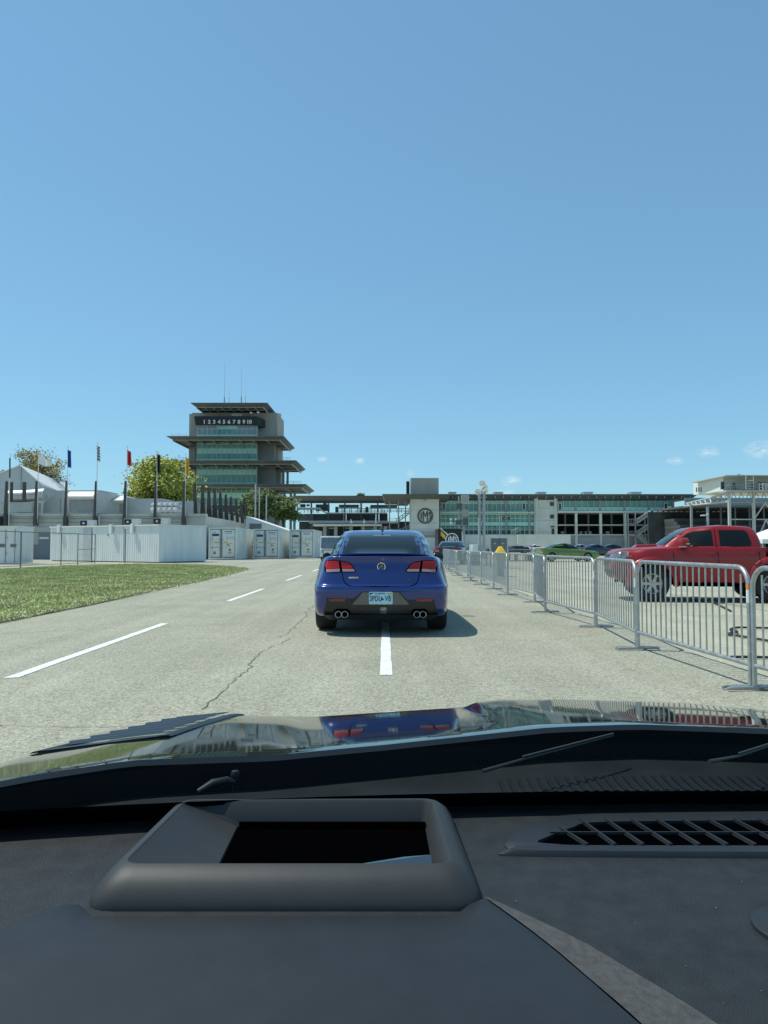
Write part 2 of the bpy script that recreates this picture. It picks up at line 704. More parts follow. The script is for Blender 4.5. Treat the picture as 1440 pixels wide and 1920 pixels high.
def ground_line(name, pts, w, m, z=-.005, jag=.02, sub=10, parent=road):
    out = []
    for i in range(len(pts) - 1):
        a, b = Vector(pts[i]), Vector(pts[i + 1])
        for k in range(sub):
            t = k / sub
            p = a.lerp(b, t)
            if not (i == 0 and k == 0):
                p += Vector((random.gauss(0, jag), random.gauss(0, jag)))
            out.append(p)
    out.append(Vector(pts[-1]))
    vs, fs = [], []
    for i, p in enumerate(out):
        q = out[min(i + 1, len(out) - 1)] - out[max(i - 1, 0)]
        q = Vector((-q.y, q.x)).normalized() * w * random.uniform(.25, 1) / 2
        vs += [(p.x + q.x, p.y + q.y, z), (p.x - q.x, p.y - q.y, z)]
    fs = [(2 * i, 2 * i + 1, 2 * i + 3, 2 * i + 2) for i in range(len(out) - 1)]
    mb = MB()
    mb.add(vs, fs)
    return mb.build(name, m, parent)


def G(px, py):
    y = CAM_H * F_PX / (py - HORIZON)
    return (XP(px, y), y)


ground_line('crack', [G(382, 1325), G(440, 1275), G(462, 1255), G(490, 1220), G(545, 1195)], .015, 'crack', jag=.018)
ground_line('crack', [G(530, 1193), G(556, 1172), G(575, 1150), G(592, 1128)], .013, 'crack', jag=.02)
ground_line('crack', [G(-60, 1190), G(180, 1177), G(430, 1168), G(600, 1163)], .014, 'joint', jag=.03, sub=16)
ground_line('crack', [G(-60, 1352), G(120, 1357), G(260, 1357)], .008, 'joint', jag=.012, sub=14)
ground_line('crack', [G(900, 1196), G(1000, 1200), G(1130, 1186)], .012, 'joint', jag=.02, sub=14)
gnd = bpy.data.objects['ground']
for py in (1152, 1133, 1108, 1085, 1066):
    y = CAM_H * F_PX / (py - HORIZON)
    ground_line('joint_line', [(3.7, y), (22, y + random.uniform(-.3, .3))], .022, 'joint', z=-.010, jag=.008, sub=20, parent=gnd)
for x in (7.2, 11.5, 15.8):
    ground_line('joint_line', [(x, 6), (x, 60)], .03, 'joint', z=-.010, jag=.008, sub=40, parent=gnd)

# grass verge
vp = [(-6.0, -12), (-6.0, 11.7), (-5.98, 15.5), (-6.2, 20.8), (-6.32, 26.6), (-6.7, 35), (-7.0, 38), (-7.6, 40.5), (-9, 43.2), (-10.9, 45.8), (-13.5, 48),
      (-16, 48.6), (-18.9, 44.8), (-19.6, 38), (-19.8, 20), (-19.8, -12)]
mb = MB()
mb.prism([(x, y, -.02) for x, y in vp], (0, 0, .045))
tag(mb.build('grass_verge', 'soil_grass'), kind='structure')


def inside(x, y, poly):
    c = False
    j = len(poly) - 1
    for i in range(len(poly)):
        xi, yi = poly[i]
        xj, yj = poly[j]
        if (yi > y) != (yj > y) and x < (xj - xi) * (y - yi) / (yj - yi) + xi:
            c = not c
        j = i
    return c


vs, fs, mi = [], [], []
cnt = 0
ext = [(x + (.08 if x > -12 else 0), y) for x, y in vp]
while cnt < 90000:
    y = 9 + 40 * random.random() ** 1.5
    x = random.uniform(-19.6, -5.9)
    if x < -y * .56 - 1.5:
        continue
    edge = (not inside(x + random.uniform(.1, .9), y, ext)) or y > 43 and random.random() < .2
    if not inside(x + random.gauss(0, .10), y, ext):
        continue
    h = random.uniform(.02, .055) * (1 + y * .010)
    w = random.uniform(.006, .012) * (1 + y * .07)
    a = random.uniform(0, math.pi)
    lean = (random.gauss(0, .025), random.gauss(0, .025))
    k = len(vs)
    vs += [(x - w * math.cos(a), y - w * math.sin(a), .02), (x + w * math.cos(a), y + w * math.sin(a), .02), (x + lean[0], y + lean[1], .02 + h)]
    fs.append((k, k + 1, k + 2))
    pn = math.sin(x * 1.3 + math.sin(y * .7)) * .5 + math.sin(y * .45 + x * .3) * .5 + math.sin(x * 3.1 + y * 1.7) * .35
    r = random.random() + pn * .22 + (.45 if edge else 0)
    mi.append(0 if r < .45 else (1 if r < .9 else 2))
    cnt += 1
me = bpy.data.meshes.new('grass_blades')
me.from_pydata(vs, [], fs)
for i in range(3):
    me.materials.append(MATS['grass%d' % i])
me.polygons.foreach_set('material_index', mi)
go = link('grass', me)
tag(go, 'short patchy green grass with straw-coloured edges on the verge left of the lane', 'grass', kind='stuff')

# ------------------------------------------------------------------ own car: hood, windshield, dashboard
own = thing('car', 'dark grey car seen from its driver seat, hood, windshield and dashboard in the foreground', 'car', (.37, .9, 0))
XC = .37


def interp(x, xs, ys):
    return float(np.interp(x, xs, ys))


def lat(x, y):
    b = interp(x, [-.78, -.70, -.6, -.45, -.34, -.16, 0., .17, .195, .24, .38, .65, .98, 1.2, 1.34, 1.44, 1.5],
               [-.15, -.085, -.052, -.030, -.017, -.020, -.010, .000, .010, .016, .017, .008, -.024, -.052, -.085, -.13, -.2])
    sm = interp(x, [-.78, -.70, -.6, -.45, -.34, -.16, 0., .12, .25, .38, .65, .98, 1.2, 1.34, 1.44, 1.5], [-.15, -.085, -.052, -.030, -.018, -.020, -.010, .000, .012, .016, .008, -.024, -.052, -.085, -.13, -.2])
    t = min(1, max(0, (y - hood_rear(x)) / .42))
    t = t * t * (3 - 2 * t)
    return sm + (b - sm) * t


def hood_z(x, y):
    yr = hood_rear(x)
    y = max(y, yr + .011)                       # the rear lip is level
    t = y - 1.13
    r = max(0, y - 1.56)
    return .918 - .110 * t - .025 * t * abs(t) - .9 * r * r + lat(x, y)


def hood_rear(x):
    return 1.135 - .20 * ((x - XC) / .95) ** 2


xs = sorted(set([round(-.78 + i * .03, 4) for i in range(77)] + [.165, .175, .185, .195, .205, .22]))
mb = MB()
NY = 40
for x in xs:
    yr = hood_rear(x)
    yf = 2.08 - .20 * ((x - XC) / 1.0) ** 4
    for j in range(NY + 1):
        y = yr + (yf - yr) * j / NY
        z = hood_z(x, y)
        if j == NY:
            z -= .10
        mb.v.append((x, y, z))
    mb.v.append((x, yf + .03, .35))
M_ = NY + 2
for i in range(len(xs) - 1):
    for j in range(M_ - 1):
        mb.f.append((i * M_ + j, (i + 1) * M_ + j, (i + 1) * M_ + j + 1, i * M_ + j + 1))
hood = mb.build('hood', 'hood_paint', own, smooth=True, angle=45)
# rear lip of the hood
lip = MB()
for x in xs:
    y = hood_rear(x)
    z = hood_z(x, y)
    lip.v += [(x, y, z + .0005), (x, y - .010, z - .005), (x, y - .012, z - .055)]
for i in range(len(xs) - 1):
    for j in range(2):
        lip.f.append((i * 3 + j, i * 3 + j + 1, (i + 1) * 3 + j + 1, (i + 1) * 3 + j))
lip.build('rear_lip', 'hood_paint', hood, smooth=True)
# fender side below the hood edge
for sx in (0, 1):
    fs_ = MB()
    x = xs[0] if sx == 0 else xs[-1]
    for k in range(13):
        y = hood_rear(x) + (1.85 - hood_rear(x)) * k / 12
        fs_.v += [(x, y, hood_z(x, y)), (x + (-.04 if sx == 0 else .04), y, .45), (x, y, .2)]
    for k in range(12):
        for j in range(2):
            fs_.f.append((k * 3 + j, k * 3 + j + 1, (k + 1) * 3 + j + 1, (k + 1) * 3 + j))
    fs_.build('fender', 'hood_paint', own, smooth=True)

# louvred vent in the left of the hood
VX = [(-.595, 1.27), (-.350, 1.245), (-.300, 1.63), (-.43, 1.66)]


def vent_pt(u, t, dz):
    a = Vector(VX[0]).lerp(Vector(VX[3]), t)
    b = Vector(VX[1]).lerp(Vector(VX[2]), t)
    p = a.lerp(b, u)
    return (p.x, p.y, hood_z(p.x, p.y) + dz)


for side in (0, 1):
    mir = (lambda p: p) if side == 0 else (lambda p: (2 * XC - p[0], p[1], p[2]))
    vb = MB()
    n = 12
    prof = [(0, .0005), (.02, .0035), (.08, .004), (.10, .0012)]
    rim = []
    for i in range(n + 1):
        t = i / n
        for u, dz in prof:
            vb.v.append(mir(vent_pt(u, t, dz)))
        for u, dz in prof:
            vb.v.append(mir(vent_pt(1 - u, t, dz)))
    for i in range(n):
        for o_ in (0, 4):
            for j in range(3):
                vb.f.append((i * 8 + o_ + j, (i + 1) * 8 + o_ + j, (i + 1) * 8 + o_ + j + 1, i * 8 + o_ + j + 1))
    for t0, t1 in ((0, .06), (.94, 1)):
        vb.hexa([mir(vent_pt(u, t, .001)) for u, t in ((0, t0), (1, t0), (1, t1), (0, t1))],
                [mir(vent_pt(u, t, .0035)) for u, t in ((.03, t0), (.97, t0), (.97, t1), (.03, t1))])
    vent = vb.build('hood_vent', 'vent_plastic', own, smooth=True, angle=40)
    fl = MB()
    fl.add([mir(vent_pt(u, t, .0015)) for u, t in ((.1, .02), (.9, .02), (.9, .98), (.1, .98))], [(0, 1, 2, 3)])
    fl.build('recess', 'matt_black', vent)
    for k in range(7):
        t = .09 + .84 * k / 7
        lb = MB()
        lb.hexa([mir(vent_pt(.17, t, .004)), mir(vent_pt(.83, t, .004)), mir(vent_pt(.83, t + .012, .004)), mir(vent_pt(.17, t + .012, .004))],
                [mir(vent_pt(.10, t + .045, .0085)), mir(vent_pt(.90, t + .045, .0085)), mir(vent_pt(.90, t + .062, .0085)), mir(vent_pt(.10, t + .062, .0085))])
        lb.build('louver', 'vent_plastic', vent)


# cowl panel between hood and glass
def glass_base(x):
    return .945 - .11 * ((x - XC) / .95) ** 2


def glass_pt(x, t, off=0.):
    """t=0 at the bottom edge, 1 at the top edge of the windshield"""
    yb = glass_base(x)
    zb = .883 + .004 * ((x - XC) / .95) ** 2
    s = 1 - .16 * t
    X = XC + (x - XC) * s
    yt = yb - .80 * t
    zt = zb + .60 * t - .05 * t * t
    return (X, yt, zt + off)


cw = MB()
cx = [-.62 + i * .05 for i in range(41)]
for x in cx:
    y1, y0 = hood_rear(x) + .02, glass_base(x) + .005
    for k in range(7):
        t = k / 6
        y = y1 + (y0 - y1) * t
        z1 = hood_z(x, y1) - .038
        z0 = .879
        z = z1 + (z0 - z1) * t + (-.012 * math.sin(t * math.pi))
        cw.v.append((x, y, z))
for i in range(len(cx) - 1):
    for k in range(6):
        cw.f.append((i * 7 + k, (i + 1) * 7 + k, (i + 1) * 7 + k + 1, i * 7 + k + 1))
cowl = cw.build('cowl', 'cowl_plastic', own, smooth=True)
cbvh = bvh_of([cowl.data])
for i in range(34):
    x = .16 + i * .0135
    sb = MB()
    q = []
    for xx, yy in ((x, 1.015), (x + .006, 1.015), (x + .006, 1.07), (x, 1.07)):
        h = cbvh.ray_cast(Vector((xx, yy, 2)), Vector((0, 0, -1)))
        q.append(Vector((xx, yy, h[0].z)))
    sb.hexa([v - Vector((0, 0, .004)) for v in q], [v + Vector((0, 0, .0012)) for v in q])
    sb.build('cowl_slot', 'cowl_slot', cowl)

# wipers
for nm, a, b, e in (('wiper', (905, 1446, .985), (980, 1424, 1.02), (1150, 1379, 1.10)), ('wiper', (1330, 1428, .97), (1385, 1418, 1.02), (1450, 1396, 1.08))):
    wp = MB()
    wp.tube([P(*a), P(*b), P(*e)], [.0028, .0020, .0014], 8)
    w_ = wp.build(nm, 'black_plastic', own, smooth=True)
    bl = MB()
    bl.tube([Vector(P(*b)) + Vector((0, 0, .004)), Vector(P(*e)) + Vector((0, 0, .003))], .0011, 6)
    bl.build('blade', 'wiper_metal', w_)
nz = MB()
c0 = P(441, 1452, .98)
nz.lathe([(.0001, .006), (.0045, .0045), (.006, 0), (.005, -.005), (.003, -.02)], 'Z', 16, c0)
nz.build('washer_nozzle', 'cowl_plastic', own, smooth=True)
nz = MB()
a, b = P(372, 1470, .955), P(440, 1458, .975)
nz.tube([a + Vector((0, 0, -.010)), a.lerp(b, .4) + Vector((0, 0, -.003)), a.lerp(b, .8) + Vector((0, 0, -.002)), b + Vector((0, 0, -.006))], [.004, .006, .005, .003], 14)
nz.build('wiper_pivot', 'cowl_plastic', own, smooth=True)

# windshield
ws = MB()
gx = [-.74 + i * .111 for i in range(21)]
for x in gx:
    for k in range(11):
        ws.v.append(glass_pt(x, k / 10))
for i in range(20):
    for k in range(10):
        ws.f.append((i * 11 + k, (i + 1) * 11 + k, (i + 1) * 11 + k + 1, i * 11 + k + 1))
wsh = ws.build('windshield', 'windshield_glass', own, smooth=True)
fr = MB()
for x in gx:
    fr.v += [glass_pt(x, -.03, -.004), glass_pt(x, .034, -.004), glass_pt(x, .034, .001), glass_pt(x, -.03, .001)]
for i in range(20):
    for k in range(4):
        k2 = (k + 1) % 4
        fr.f.append((i * 4 + k, (i + 1) * 4 + k, (i + 1) * 4 + k2, i * 4 + k2))
fr.build('frit_band', 'frit', wsh)


# dashboard pad
def pad_z(x, y):
    z = .876 + .005 * min(1, max(0, (y - .905) / .04))
    if y < .62:
        z -= (.62 - y) * .10
    return z


db = MB()
dx = [-.75 + i * .0425 for i in range(53)]
for x in dx:
    y1 = glass_base(x) + .012
    for k in range(25):
        y = y1 + (.22 - y1) * k / 24
        db.v.append((x, y, pad_z(x, y)))
    db.v.append((x, .20, .5))
for i in range(len(dx) - 1):
    for k in range(25):
        db.f.append((i * 26 + k, (i + 1) * 26 + k, (i + 1) * 26 + k + 1, i * 26 + k + 1))
dash = db.build('dashboard', 'dash_vinyl', own, smooth=True)

# a little lint and dust on the pad
ds = MB()
rd_ = random.Random(4)
for k in range(110):
    x, y = rd_.uniform(-.35, .6), rd_.uniform(.42, .90)
    if (x > .11 and y > .77) or (-.29 < x < .11 and y > .66):
        continue
    z = pad_z(x, y) + .0012
    s = rd_.uniform(.0002, .0007)
    a = rd_.uniform(0, 3.1)
    c_, s_ = math.cos(a) * s, math.sin(a) * s
    e = rd_.uniform(.4, 1.6)
    ds.add([(x - c_ * e, y - s_ * e, z), (x + s_, y - c_, z), (x + c_ * e, y + s_ * e, z), (x - s_, y + c_, z + .0002)], [(0, 1, 2, 3)])
tag(ds.build('dust', 'dust', dash), kind='stuff')

# instrument binnacle
BX = [-.75, -.5, -.38, -.3243, -.290, -.275, -.255, .062, .078, .0915, .1244, .152, .177, .20, .222, .24]
BY = [.46, .56, .622, .646, .690, .690, .668, .668, .690, .700, .6375, .575, .516, .44, .36, .28]
OX = [.080, .097, .151, .191, .232, .27, .29, .31]
OY = [.715, .708, .642, .58, .50, .41, .36, .30]


def top_z(x, y):
    return .8805 - .03 * max(0, .60 - y) - .006 * max(0, abs(x + .03) - .1)


bb = MB()
cols = sorted(set([round(-.75 + i * .02, 4) for i in range(50) if -.75 + i * .02 < .06] + [-.3243, -.29, -.275, -.265, -.255, .062, .07, .078, .085] + [round(.0915 + i * (.24 - .0915) / 20, 5) for i in range(21)]))
for x in cols:
    yf = interp(x, BX, BY)
    for k in range(15):
        y = .24 + (yf - .006 - .24) * k / 14
        bb.v.append((x, y, top_z(x, y)))
    bb.v.append((x, yf - .002, top_z(x, yf) - .002))
    bb.v.append((x, yf, top_z(x, yf) - .007))
    bb.v.append((x, yf + .001, .868))
n_ = 18
for i in range(len(cols) - 1):
    for k in range(n_ - 1):
        bb.f.append((i * n_ + k, (i + 1) * n_ + k, (i + 1) * n_ + k + 1, i * n_ + k + 1))
bin_ = bb.build('instrument_hood', 'dash_soft', own, smooth=True, angle=50)
# flank strip on its right, paler colour painting in a streak of sunlight
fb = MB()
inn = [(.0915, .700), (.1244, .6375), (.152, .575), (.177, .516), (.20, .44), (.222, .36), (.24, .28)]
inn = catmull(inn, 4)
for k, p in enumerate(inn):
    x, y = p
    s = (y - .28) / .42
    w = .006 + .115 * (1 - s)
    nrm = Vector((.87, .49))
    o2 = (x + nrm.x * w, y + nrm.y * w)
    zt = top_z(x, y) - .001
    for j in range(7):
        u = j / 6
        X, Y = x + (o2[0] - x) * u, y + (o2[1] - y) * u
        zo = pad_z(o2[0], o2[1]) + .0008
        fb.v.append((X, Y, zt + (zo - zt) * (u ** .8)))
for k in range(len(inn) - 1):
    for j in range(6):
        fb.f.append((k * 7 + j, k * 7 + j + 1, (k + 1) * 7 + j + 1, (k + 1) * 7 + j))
fb.build('sun_streak', 'dash_sunlit', bin_, smooth=True)


def rquad(cs, r, z, n=6):
    out = []
    m = len(cs)
    for i in range(m):
        p, a, b = Vector(cs[i]), Vector(cs[i - 1]), Vector(cs[(i + 1) % m])
        u, v = (a - p).normalized(), (b - p).normalized()
        s, e = p + u * r, p + v * r
        for k in range(n + 1):
            t = k / n
            q = s * (1 - t) ** 2 + p * 2 * t * (1 - t) + e * t * t
            out.append((q.x, q.y, z))
    return out


hb = MB()
H = [rquad([(-.272, .678), (.092, .678), (.080, .925), (-.252, .920)], .030, .868),
     rquad([(-.2715, .6785), (.0915, .6785), (.0795, .924), (-.2515, .919)], .030, .878),
     rquad([(-.268, .682), (.088, .682), (.077, .918), (-.249, .913)], .030, .886),
     rquad([(-.260, .690), (.081, .690), (.072, .906), (-.244, .902)], .028, .896),
     rquad([(-.250, .700), (.072, .700), (.064, .893), (-.237, .890)], .022, .9035),
     rquad([(-.243, .708), (.064, .708), (.057, .884), (-.230, .882)], .016, .9055),
     rquad([(-.240, .711), (.061, .711), (.055, .882), (-.228, .880)], .013, .9030),
     rquad([(-.166, .722), (.050, .722), (.048, .876), (-.168, .874)], .008, .8800),
     rquad([(-.165, .723), (.049, .723), (.047, .875), (-.167, .873)], .008, .8765)]
m_ = len(H[0])
for ring in H:
    hb.v += ring
for k in range(len(H) - 1):
    for i in range(m_):
        j = (i + 1) % m_
        hb.f.append((k * m_ + i, k * m_ + j, (k + 1) * m_ + j, (k + 1) * m_ + i))
hud = hb.build('display_bezel', 'dash_bezel', own, smooth=True, angle=48)
fl = MB()
fl.add([(-.175, .715, .8775), (.055, .715, .8775), (.055, .878, .8775), (-.175, .878, .8775)], [(0, 1, 2, 3)])
fl.build('opening', 'matt_black', hud)
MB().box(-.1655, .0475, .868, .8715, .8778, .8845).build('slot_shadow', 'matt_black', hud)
gl = MB()
gl.add([(-.065, .7225, .8925), (.046, .7225, .8955), (.046, .745, .8985), (.020, .7450, .8965)], [(0, 1, 2, 3)])
gl.build('display_glass', 'hud_glass', hud)

# defroster vent on the right
DV = [(.130, .812), (.136, .792), (.158, .779), (.68, .774), (.70, .80), (.69, .893), (.66, .902), (.25, .893), (.185, .872), (.146, .840)]
DI = [(.166, .808), (.185, .802), (.24, .7985), (.655, .798), (.670, .81), (.668, .868), (.65, .873), (.27, .868), (.215, .850), (.18, .822)]


def dens(poly, n=5):
    pts = poly + [poly[0]]
    return [tuple(p) for p in catmull([poly[-1]] + pts + [poly[1]], n, .4)][n:-n - 1]


vb = MB()
DV = [(x, y + .016) for x, y in DV]
DI = [(x, y + .016) for x, y in DI]
o1, i1 = dens(DV), dens(DI)
m_ = len(o1)
c_ = [((o1[i][0] * .85 + i1[i][0] * .15), (o1[i][1] * .85 + i1[i][1] * .15)) for i in range(m_)]
lev = [[(p[0], p[1], .872) for p in o1], [(p[0], p[1], pad_z(*p) + .0012) for p in o1], [(p[0], p[1], pad_z(*p) + .0056) for p in c_],
       [(p[0], p[1], .8803) for p in i1], [(p[0], p[1], .874) for p in i1]]
for ring in lev:
    vb.v += ring
for k in range(len(lev) - 1):
    for i in range(m_):
        j = (i + 1) % m_
        vb.f.append((k * m_ + i, k * m_ + j, (k + 1) * m_ + j, (k + 1) * m_ + i))
dv = vb.build('defroster_vent', 'dash_soft', own, smooth=True, angle=40)
fl = MB()
fl.add([(p[0], p[1], .8768) for p in i1], [tuple(range(m_))])
fl.build('opening', 'matt_black', dv)
for k in range(16):
    x = .200 + k * .0300
    sb = MB()
    yb, yt = .8145, min(.888, .838 + (x - .175) * 1.0)
    sb.hexa([(x + .0150, yb, .8788), (x + .0185, yb, .8788), (x + .0015, yt, .8788), (x - .002, yt, .8788)],
            [(x + .016, yb, .8822), (x + .019, yb, .8822), (x + .001, yt, .8822), (x - .002, yt, .8822)])
    sb.build('slat', 'dash_soft', dv)
sb = MB()
sb.box(.185, .665, .8475, .8495, .8788, .8818)
sb.build('slat', 'dash_soft', dv)
# round cover at the right edge
cv = MB()
cc = P(1500, 1722, .645)
cv.lathe([(.0001, .0035), (.034, .003), (.0375, .0012), (.038, -.004)], 'Z', 40, (cc.x, cc.y, pad_z(cc.x, cc.y) + .002))
cv.build('sensor_cover', 'dash_soft', own, smooth=True, angle=50)
# steering column shroud side below the dash keeps the dash from floating
MB().box(-.5, 1.2, .24, .9, .0, .49).build('firewall', 'black_plastic', own)

# ------------------------------------------------------------------ crowd barriers
def make_barrier(L=2.40):
    root = thing('crowd_barrier', 'x', 'barrier')
    r, h, zb = .021, 1.02, .20
    fr = MB()
    pts = [(0, 0, .03), (0, 0, h - .17)]
    for k in range(1, 7):
        a = k / 6 * math.pi / 2
        pts.append((.17 - .17 * math.cos(a), 0, h - .17 + .17 * math.sin(a)))
    for k in range(0, 7):
        a = k / 6 * math.pi / 2
        pts.append((L - .17 + .17 * math.sin(a), 0, h - .17 + .17 * math.cos(a)))
    pts += [(L, 0, .03)]
    fr.tube(pts, r, 10)
    fr.build('frame', 'galvanised', root, smooth=True, angle=60)
    rl = MB()
    rl.tube([(0, 0, zb), (L, 0, zb)], .019, 10)
    rl.build('bottom_rail', 'galvanised', root, smooth=True, angle=60)
    bm_ = MB().tube([(0, 0, zb), (0, 0, h - .005)], .0082, 6).mesh('bar', 'galvanised', True, 60)
    bs = MB().tube([(0, 0, zb), (0, 0, h - .06)], .0082, 6).mesh('bar', 'galvanised', True, 60)
    for k in range(18):
        x = L * (k + 1) / 19
        o = link('bar', bs if k in (0, 17) else bm_, root)
        o.location = (x, 0, 0)
    for x in (0.0, L):
        ft = MB()
        ft.tube([(x, -.25, .012), (x, -.22, .020), (x, .22, .020), (x, .25, .012)], .014, 8)
        ft.build('foot', 'galvanised', root, smooth=True, angle=60)
    hk = MB()
    hk.tube([(L, 0, .72), (L + .045, 0, .735), (L + .05, 0, .66), (L + .05, 0, .56)], .008, 6)
    hk.tube([(L, 0, .30), (L + .045, 0, .315), (L + .05, 0, .24)], .008, 6)
    hk.build('hook', 'galvanised', root, smooth=True)
    tp = MB()
    tp.tube([(L, 0, h - .30), (L, 0, h - .19)], .0222, 10, cap=False)
    tp.build('tape', 'white_tape', root, smooth=True)
    tp = MB()
    tp.tube([(L, 0, h - .185), (L - .004, 0, h - .14)], .0222, 10, cap=False)
    tp.build('tape', 'orange_tape', root, smooth=True)
    return root


joints = [(3.46, 3.98), (3.10, 6.34), (2.95, 8.76), (3.15, 11.16), (2.92, 13.6), (3.22, 16.0), (3.04, 18.45), (3.06, 20.9), (3.03, 23.35), (2.97, 25.8), (3.16, 28.2),
          (2.98, 30.6), (3.15, 33.0), (3.05, 35.4), (3.3, 37.8), (3.3, 40.2), (3.55, 42.6), (3.55, 45.0)]
ORD = ['nearest', 'second', 'third', 'fourth', 'fifth', 'sixth', 'seventh', 'eighth', 'ninth', 'tenth', 'eleventh', 'twelfth', 'thirteenth', 'fourteenth', 'fifteenth', 'sixteenth', 'farthest']
bproto = make_barrier()
for i in range(len(joints) - 1):
    a, b = Vector(joints[i + 1]), Vector(joints[i])
    o = bproto if i == 0 else copy_tree(bproto)
    d = (b - a)
    s = (d.length - .055) / 2.40
    o.location = (a.x + d.normalized().x * .03, a.y + d.normalized().y * .03, 0)
    o.rotation_euler = (0, 0, math.atan2(d.y, d.x))
    o.scale = (s, 1, 1)
    o['group'] = 'crowd barriers lining the right side of the lane'
    where = {0: 'nearest panel, cut by the right edge of the picture', len(joints) - 2: 'farthest panel of the row beside the black sedan'}.get(
        i, ORD[i] + ' panel from the right edge of the picture')
    o['label'] = 'galvanised steel crowd barrier, ' + where


# ------------------------------------------------------------------ vehicles
def ring(yr, yf, wr, wm, wf, zr, zm, zf, rr=.12, rf=.12, ax=.95):
    mid = (yr + yf) / 2
    ar, af = yr + ax, yf - ax
    p = [(0, yr), (.5 * wr, yr + .02), (.86 * wr, yr + rr * .55), (wr, yr + rr * 2.4), (wm, max(ar, yr + rr * 3)), (wm, mid), (wm, min(af, yf - rf * 3)),
         (wf, yf - rf * 2.4), (.86 * wf, yf - rf * .6), (.5 * wf, yf - .04), (0, yf)]
    out = []
    for x, y in p:
        t = (y - yr) / (yf - yr)
        z = zr + (zm - zr) * t * 2 if t < .5 else zm + (zf - zm) * (t - .5) * 2
        out.append((x, y, z))
    return out


def cyl_x(x0, x1, y, z, r, n=40):
    m = MB()
    m.lathe([(.0001, x0), (r, x0), (r, x1), (.0001, x1)], 'X', n, (0, y, z))
    return m


def arch_cut(y, z, r, x0, x1, n=36):
    """wheel opening: a half disc open downwards"""
    poly = [(y - r, -.3), (y + r, -.3)] + [(y + r * math.cos(a), z + r * math.sin(a)) for a in [math.pi * k / n for k in range(n + 1)]]
    m = MB()
    m.prism([(x0, p[0], p[1]) for p in poly], (x1 - x0, 0, 0))
    return m


def make_wheel(root, sx, xo, y, r, w, rimr, spokes, rim_m, twin=False):
    """outer face at |x| = xo"""
    t = MB()
    x1, x0 = xo, xo - w
    sh = .035
    t.lathe([(rimr, x0), (r - .03, x0), (r - .006, x0 + sh * .6), (r, x0 + sh), (r, x1 - sh), (r - .006, x1 - sh * .6), (r - .03, x1), (rimr, x1 + .004), (rimr - .01, x1 - .02), (rimr - .02, x0 + .03), (rimr, x0)], 'X', 40)
    for k in range(3):
        xx = x0 + w * (.3 + .2 * k)
        t.lathe([(r + .0015, xx - .004), (r - .01, xx), (r + .0015, xx + .004)], 'X', 40)
    M = Matrix.Translation((0, y, r)) @ (Matrix.Scale(-1, 4, (1, 0, 0)) if sx < 0 else Matrix.Identity(4))
    t.xf(M)
    wo_ = t.build('wheel', 'rubber', root, smooth=True, angle=40)
    rm = MB()
    rm.lathe([(rimr + .002, x1 - .004), (rimr - .006, x1 + .002), (rimr - .022, x1 - .006), (rimr - .026, x1 - .05), (rimr - .03, x0 + .05)], 'X', 40)
    rm.lathe([(.0001, x1 - .012), (.035, x1 - .012), (.05, x1 - .02), (.055, x1 - .06), (.0001, x1 - .06)], 'X', 20)
    for k in range(spokes):
        for dl in ((-.13, .13) if twin else (0,)):
            a = 2 * math.pi * k / spokes + dl
            c, s = math.cos(a), math.sin(a)
            hw = .016 if twin else .030
            q = []
            for rr_, ww, xx in ((.035, hw * 1.1, x1 - .022), (rimr - .018, hw * .8, x1 - .012)):
                q.append([(xx - .03, c * rr_ - s * ww, s * rr_ + c * ww), (xx, c * rr_ - s * ww, s * rr_ + c * ww), (xx, c * rr_ + s * ww, s * rr_ - c * ww), (xx - .03, c * rr_ + s * ww, s * rr_ - c * ww)])
            rm.hexa(q[0], q[1])
    rm.xf(M)
    rm.build('rim', rim_m, wo_, smooth=True, angle=35)
    bk = MB()
    bk.lathe([(.0001, x1 - .07), (rimr - .03, x1 - .07), (rimr - .03, x1 - .085), (.0001, x1 - .085)], 'X', 30)
    bk.xf(M)
    bk.build('brake_disc', 'alloy_dark', wo_)
    return wo_


SEDAN = [ring(.40, 4.75, .76, .80, .70, .245, .20, .22), ring(.14, 4.86, .865, .90, .85, .255, .205, .20, .09), ring(.03, 4.94, .905, .955, .89, .38, .37, .36, .095),
         ring(.0, 4.95, .905, .965, .89, .58, .57, .50, .095), ring(.012, 4.94, .90, .965, .885, .655, .64, .58, .095), ring(.055, 4.92, .885, .96, .87, .69, .70, .63, .10),
         ring(.10, 4.88, .850, .935, .85, .84, .82, .70), ring(.15, 4.80, .825, .905, .81, .98, .915, .75), ring(.135, 4.68, .775, .865, .74, 1.055, .965, .80),
         ring(.20, 4.55, .70, .80, .66, 1.072, .985, .83), ring(.5, 4.2, .45, .60, .45, 1.082, 1.0, .87), ring(1.2, 3.4, .10, .15, .1, 1.085, 1.01, .93)]
GREEN = [ring(.70, 3.60, .74, .86, .74, 1.0, .94, .92, .16, .2, .9), ring(.80, 3.50, .715, .835, .70, 1.065, .975, .97, .16, .2, .9),
         ring(1.22, 3.05, .665, .745, .64, 1.25, 1.20, 1.20, .12, .16, .6), ring(1.68, 2.62, .605, .645, .575, 1.395, 1.395, 1.375, .09, .1, .38),
         ring(1.88, 2.44, .52, .56, .49, 1.44, 1.445, 1.425, .08, .08, .22), ring(2.08, 2.26, .2, .25, .2, 1.462, 1.462, 1.46, .03, .03, .08)]
AX_R, AX_F, WR = .93, 3.87, .345
_sed = {}


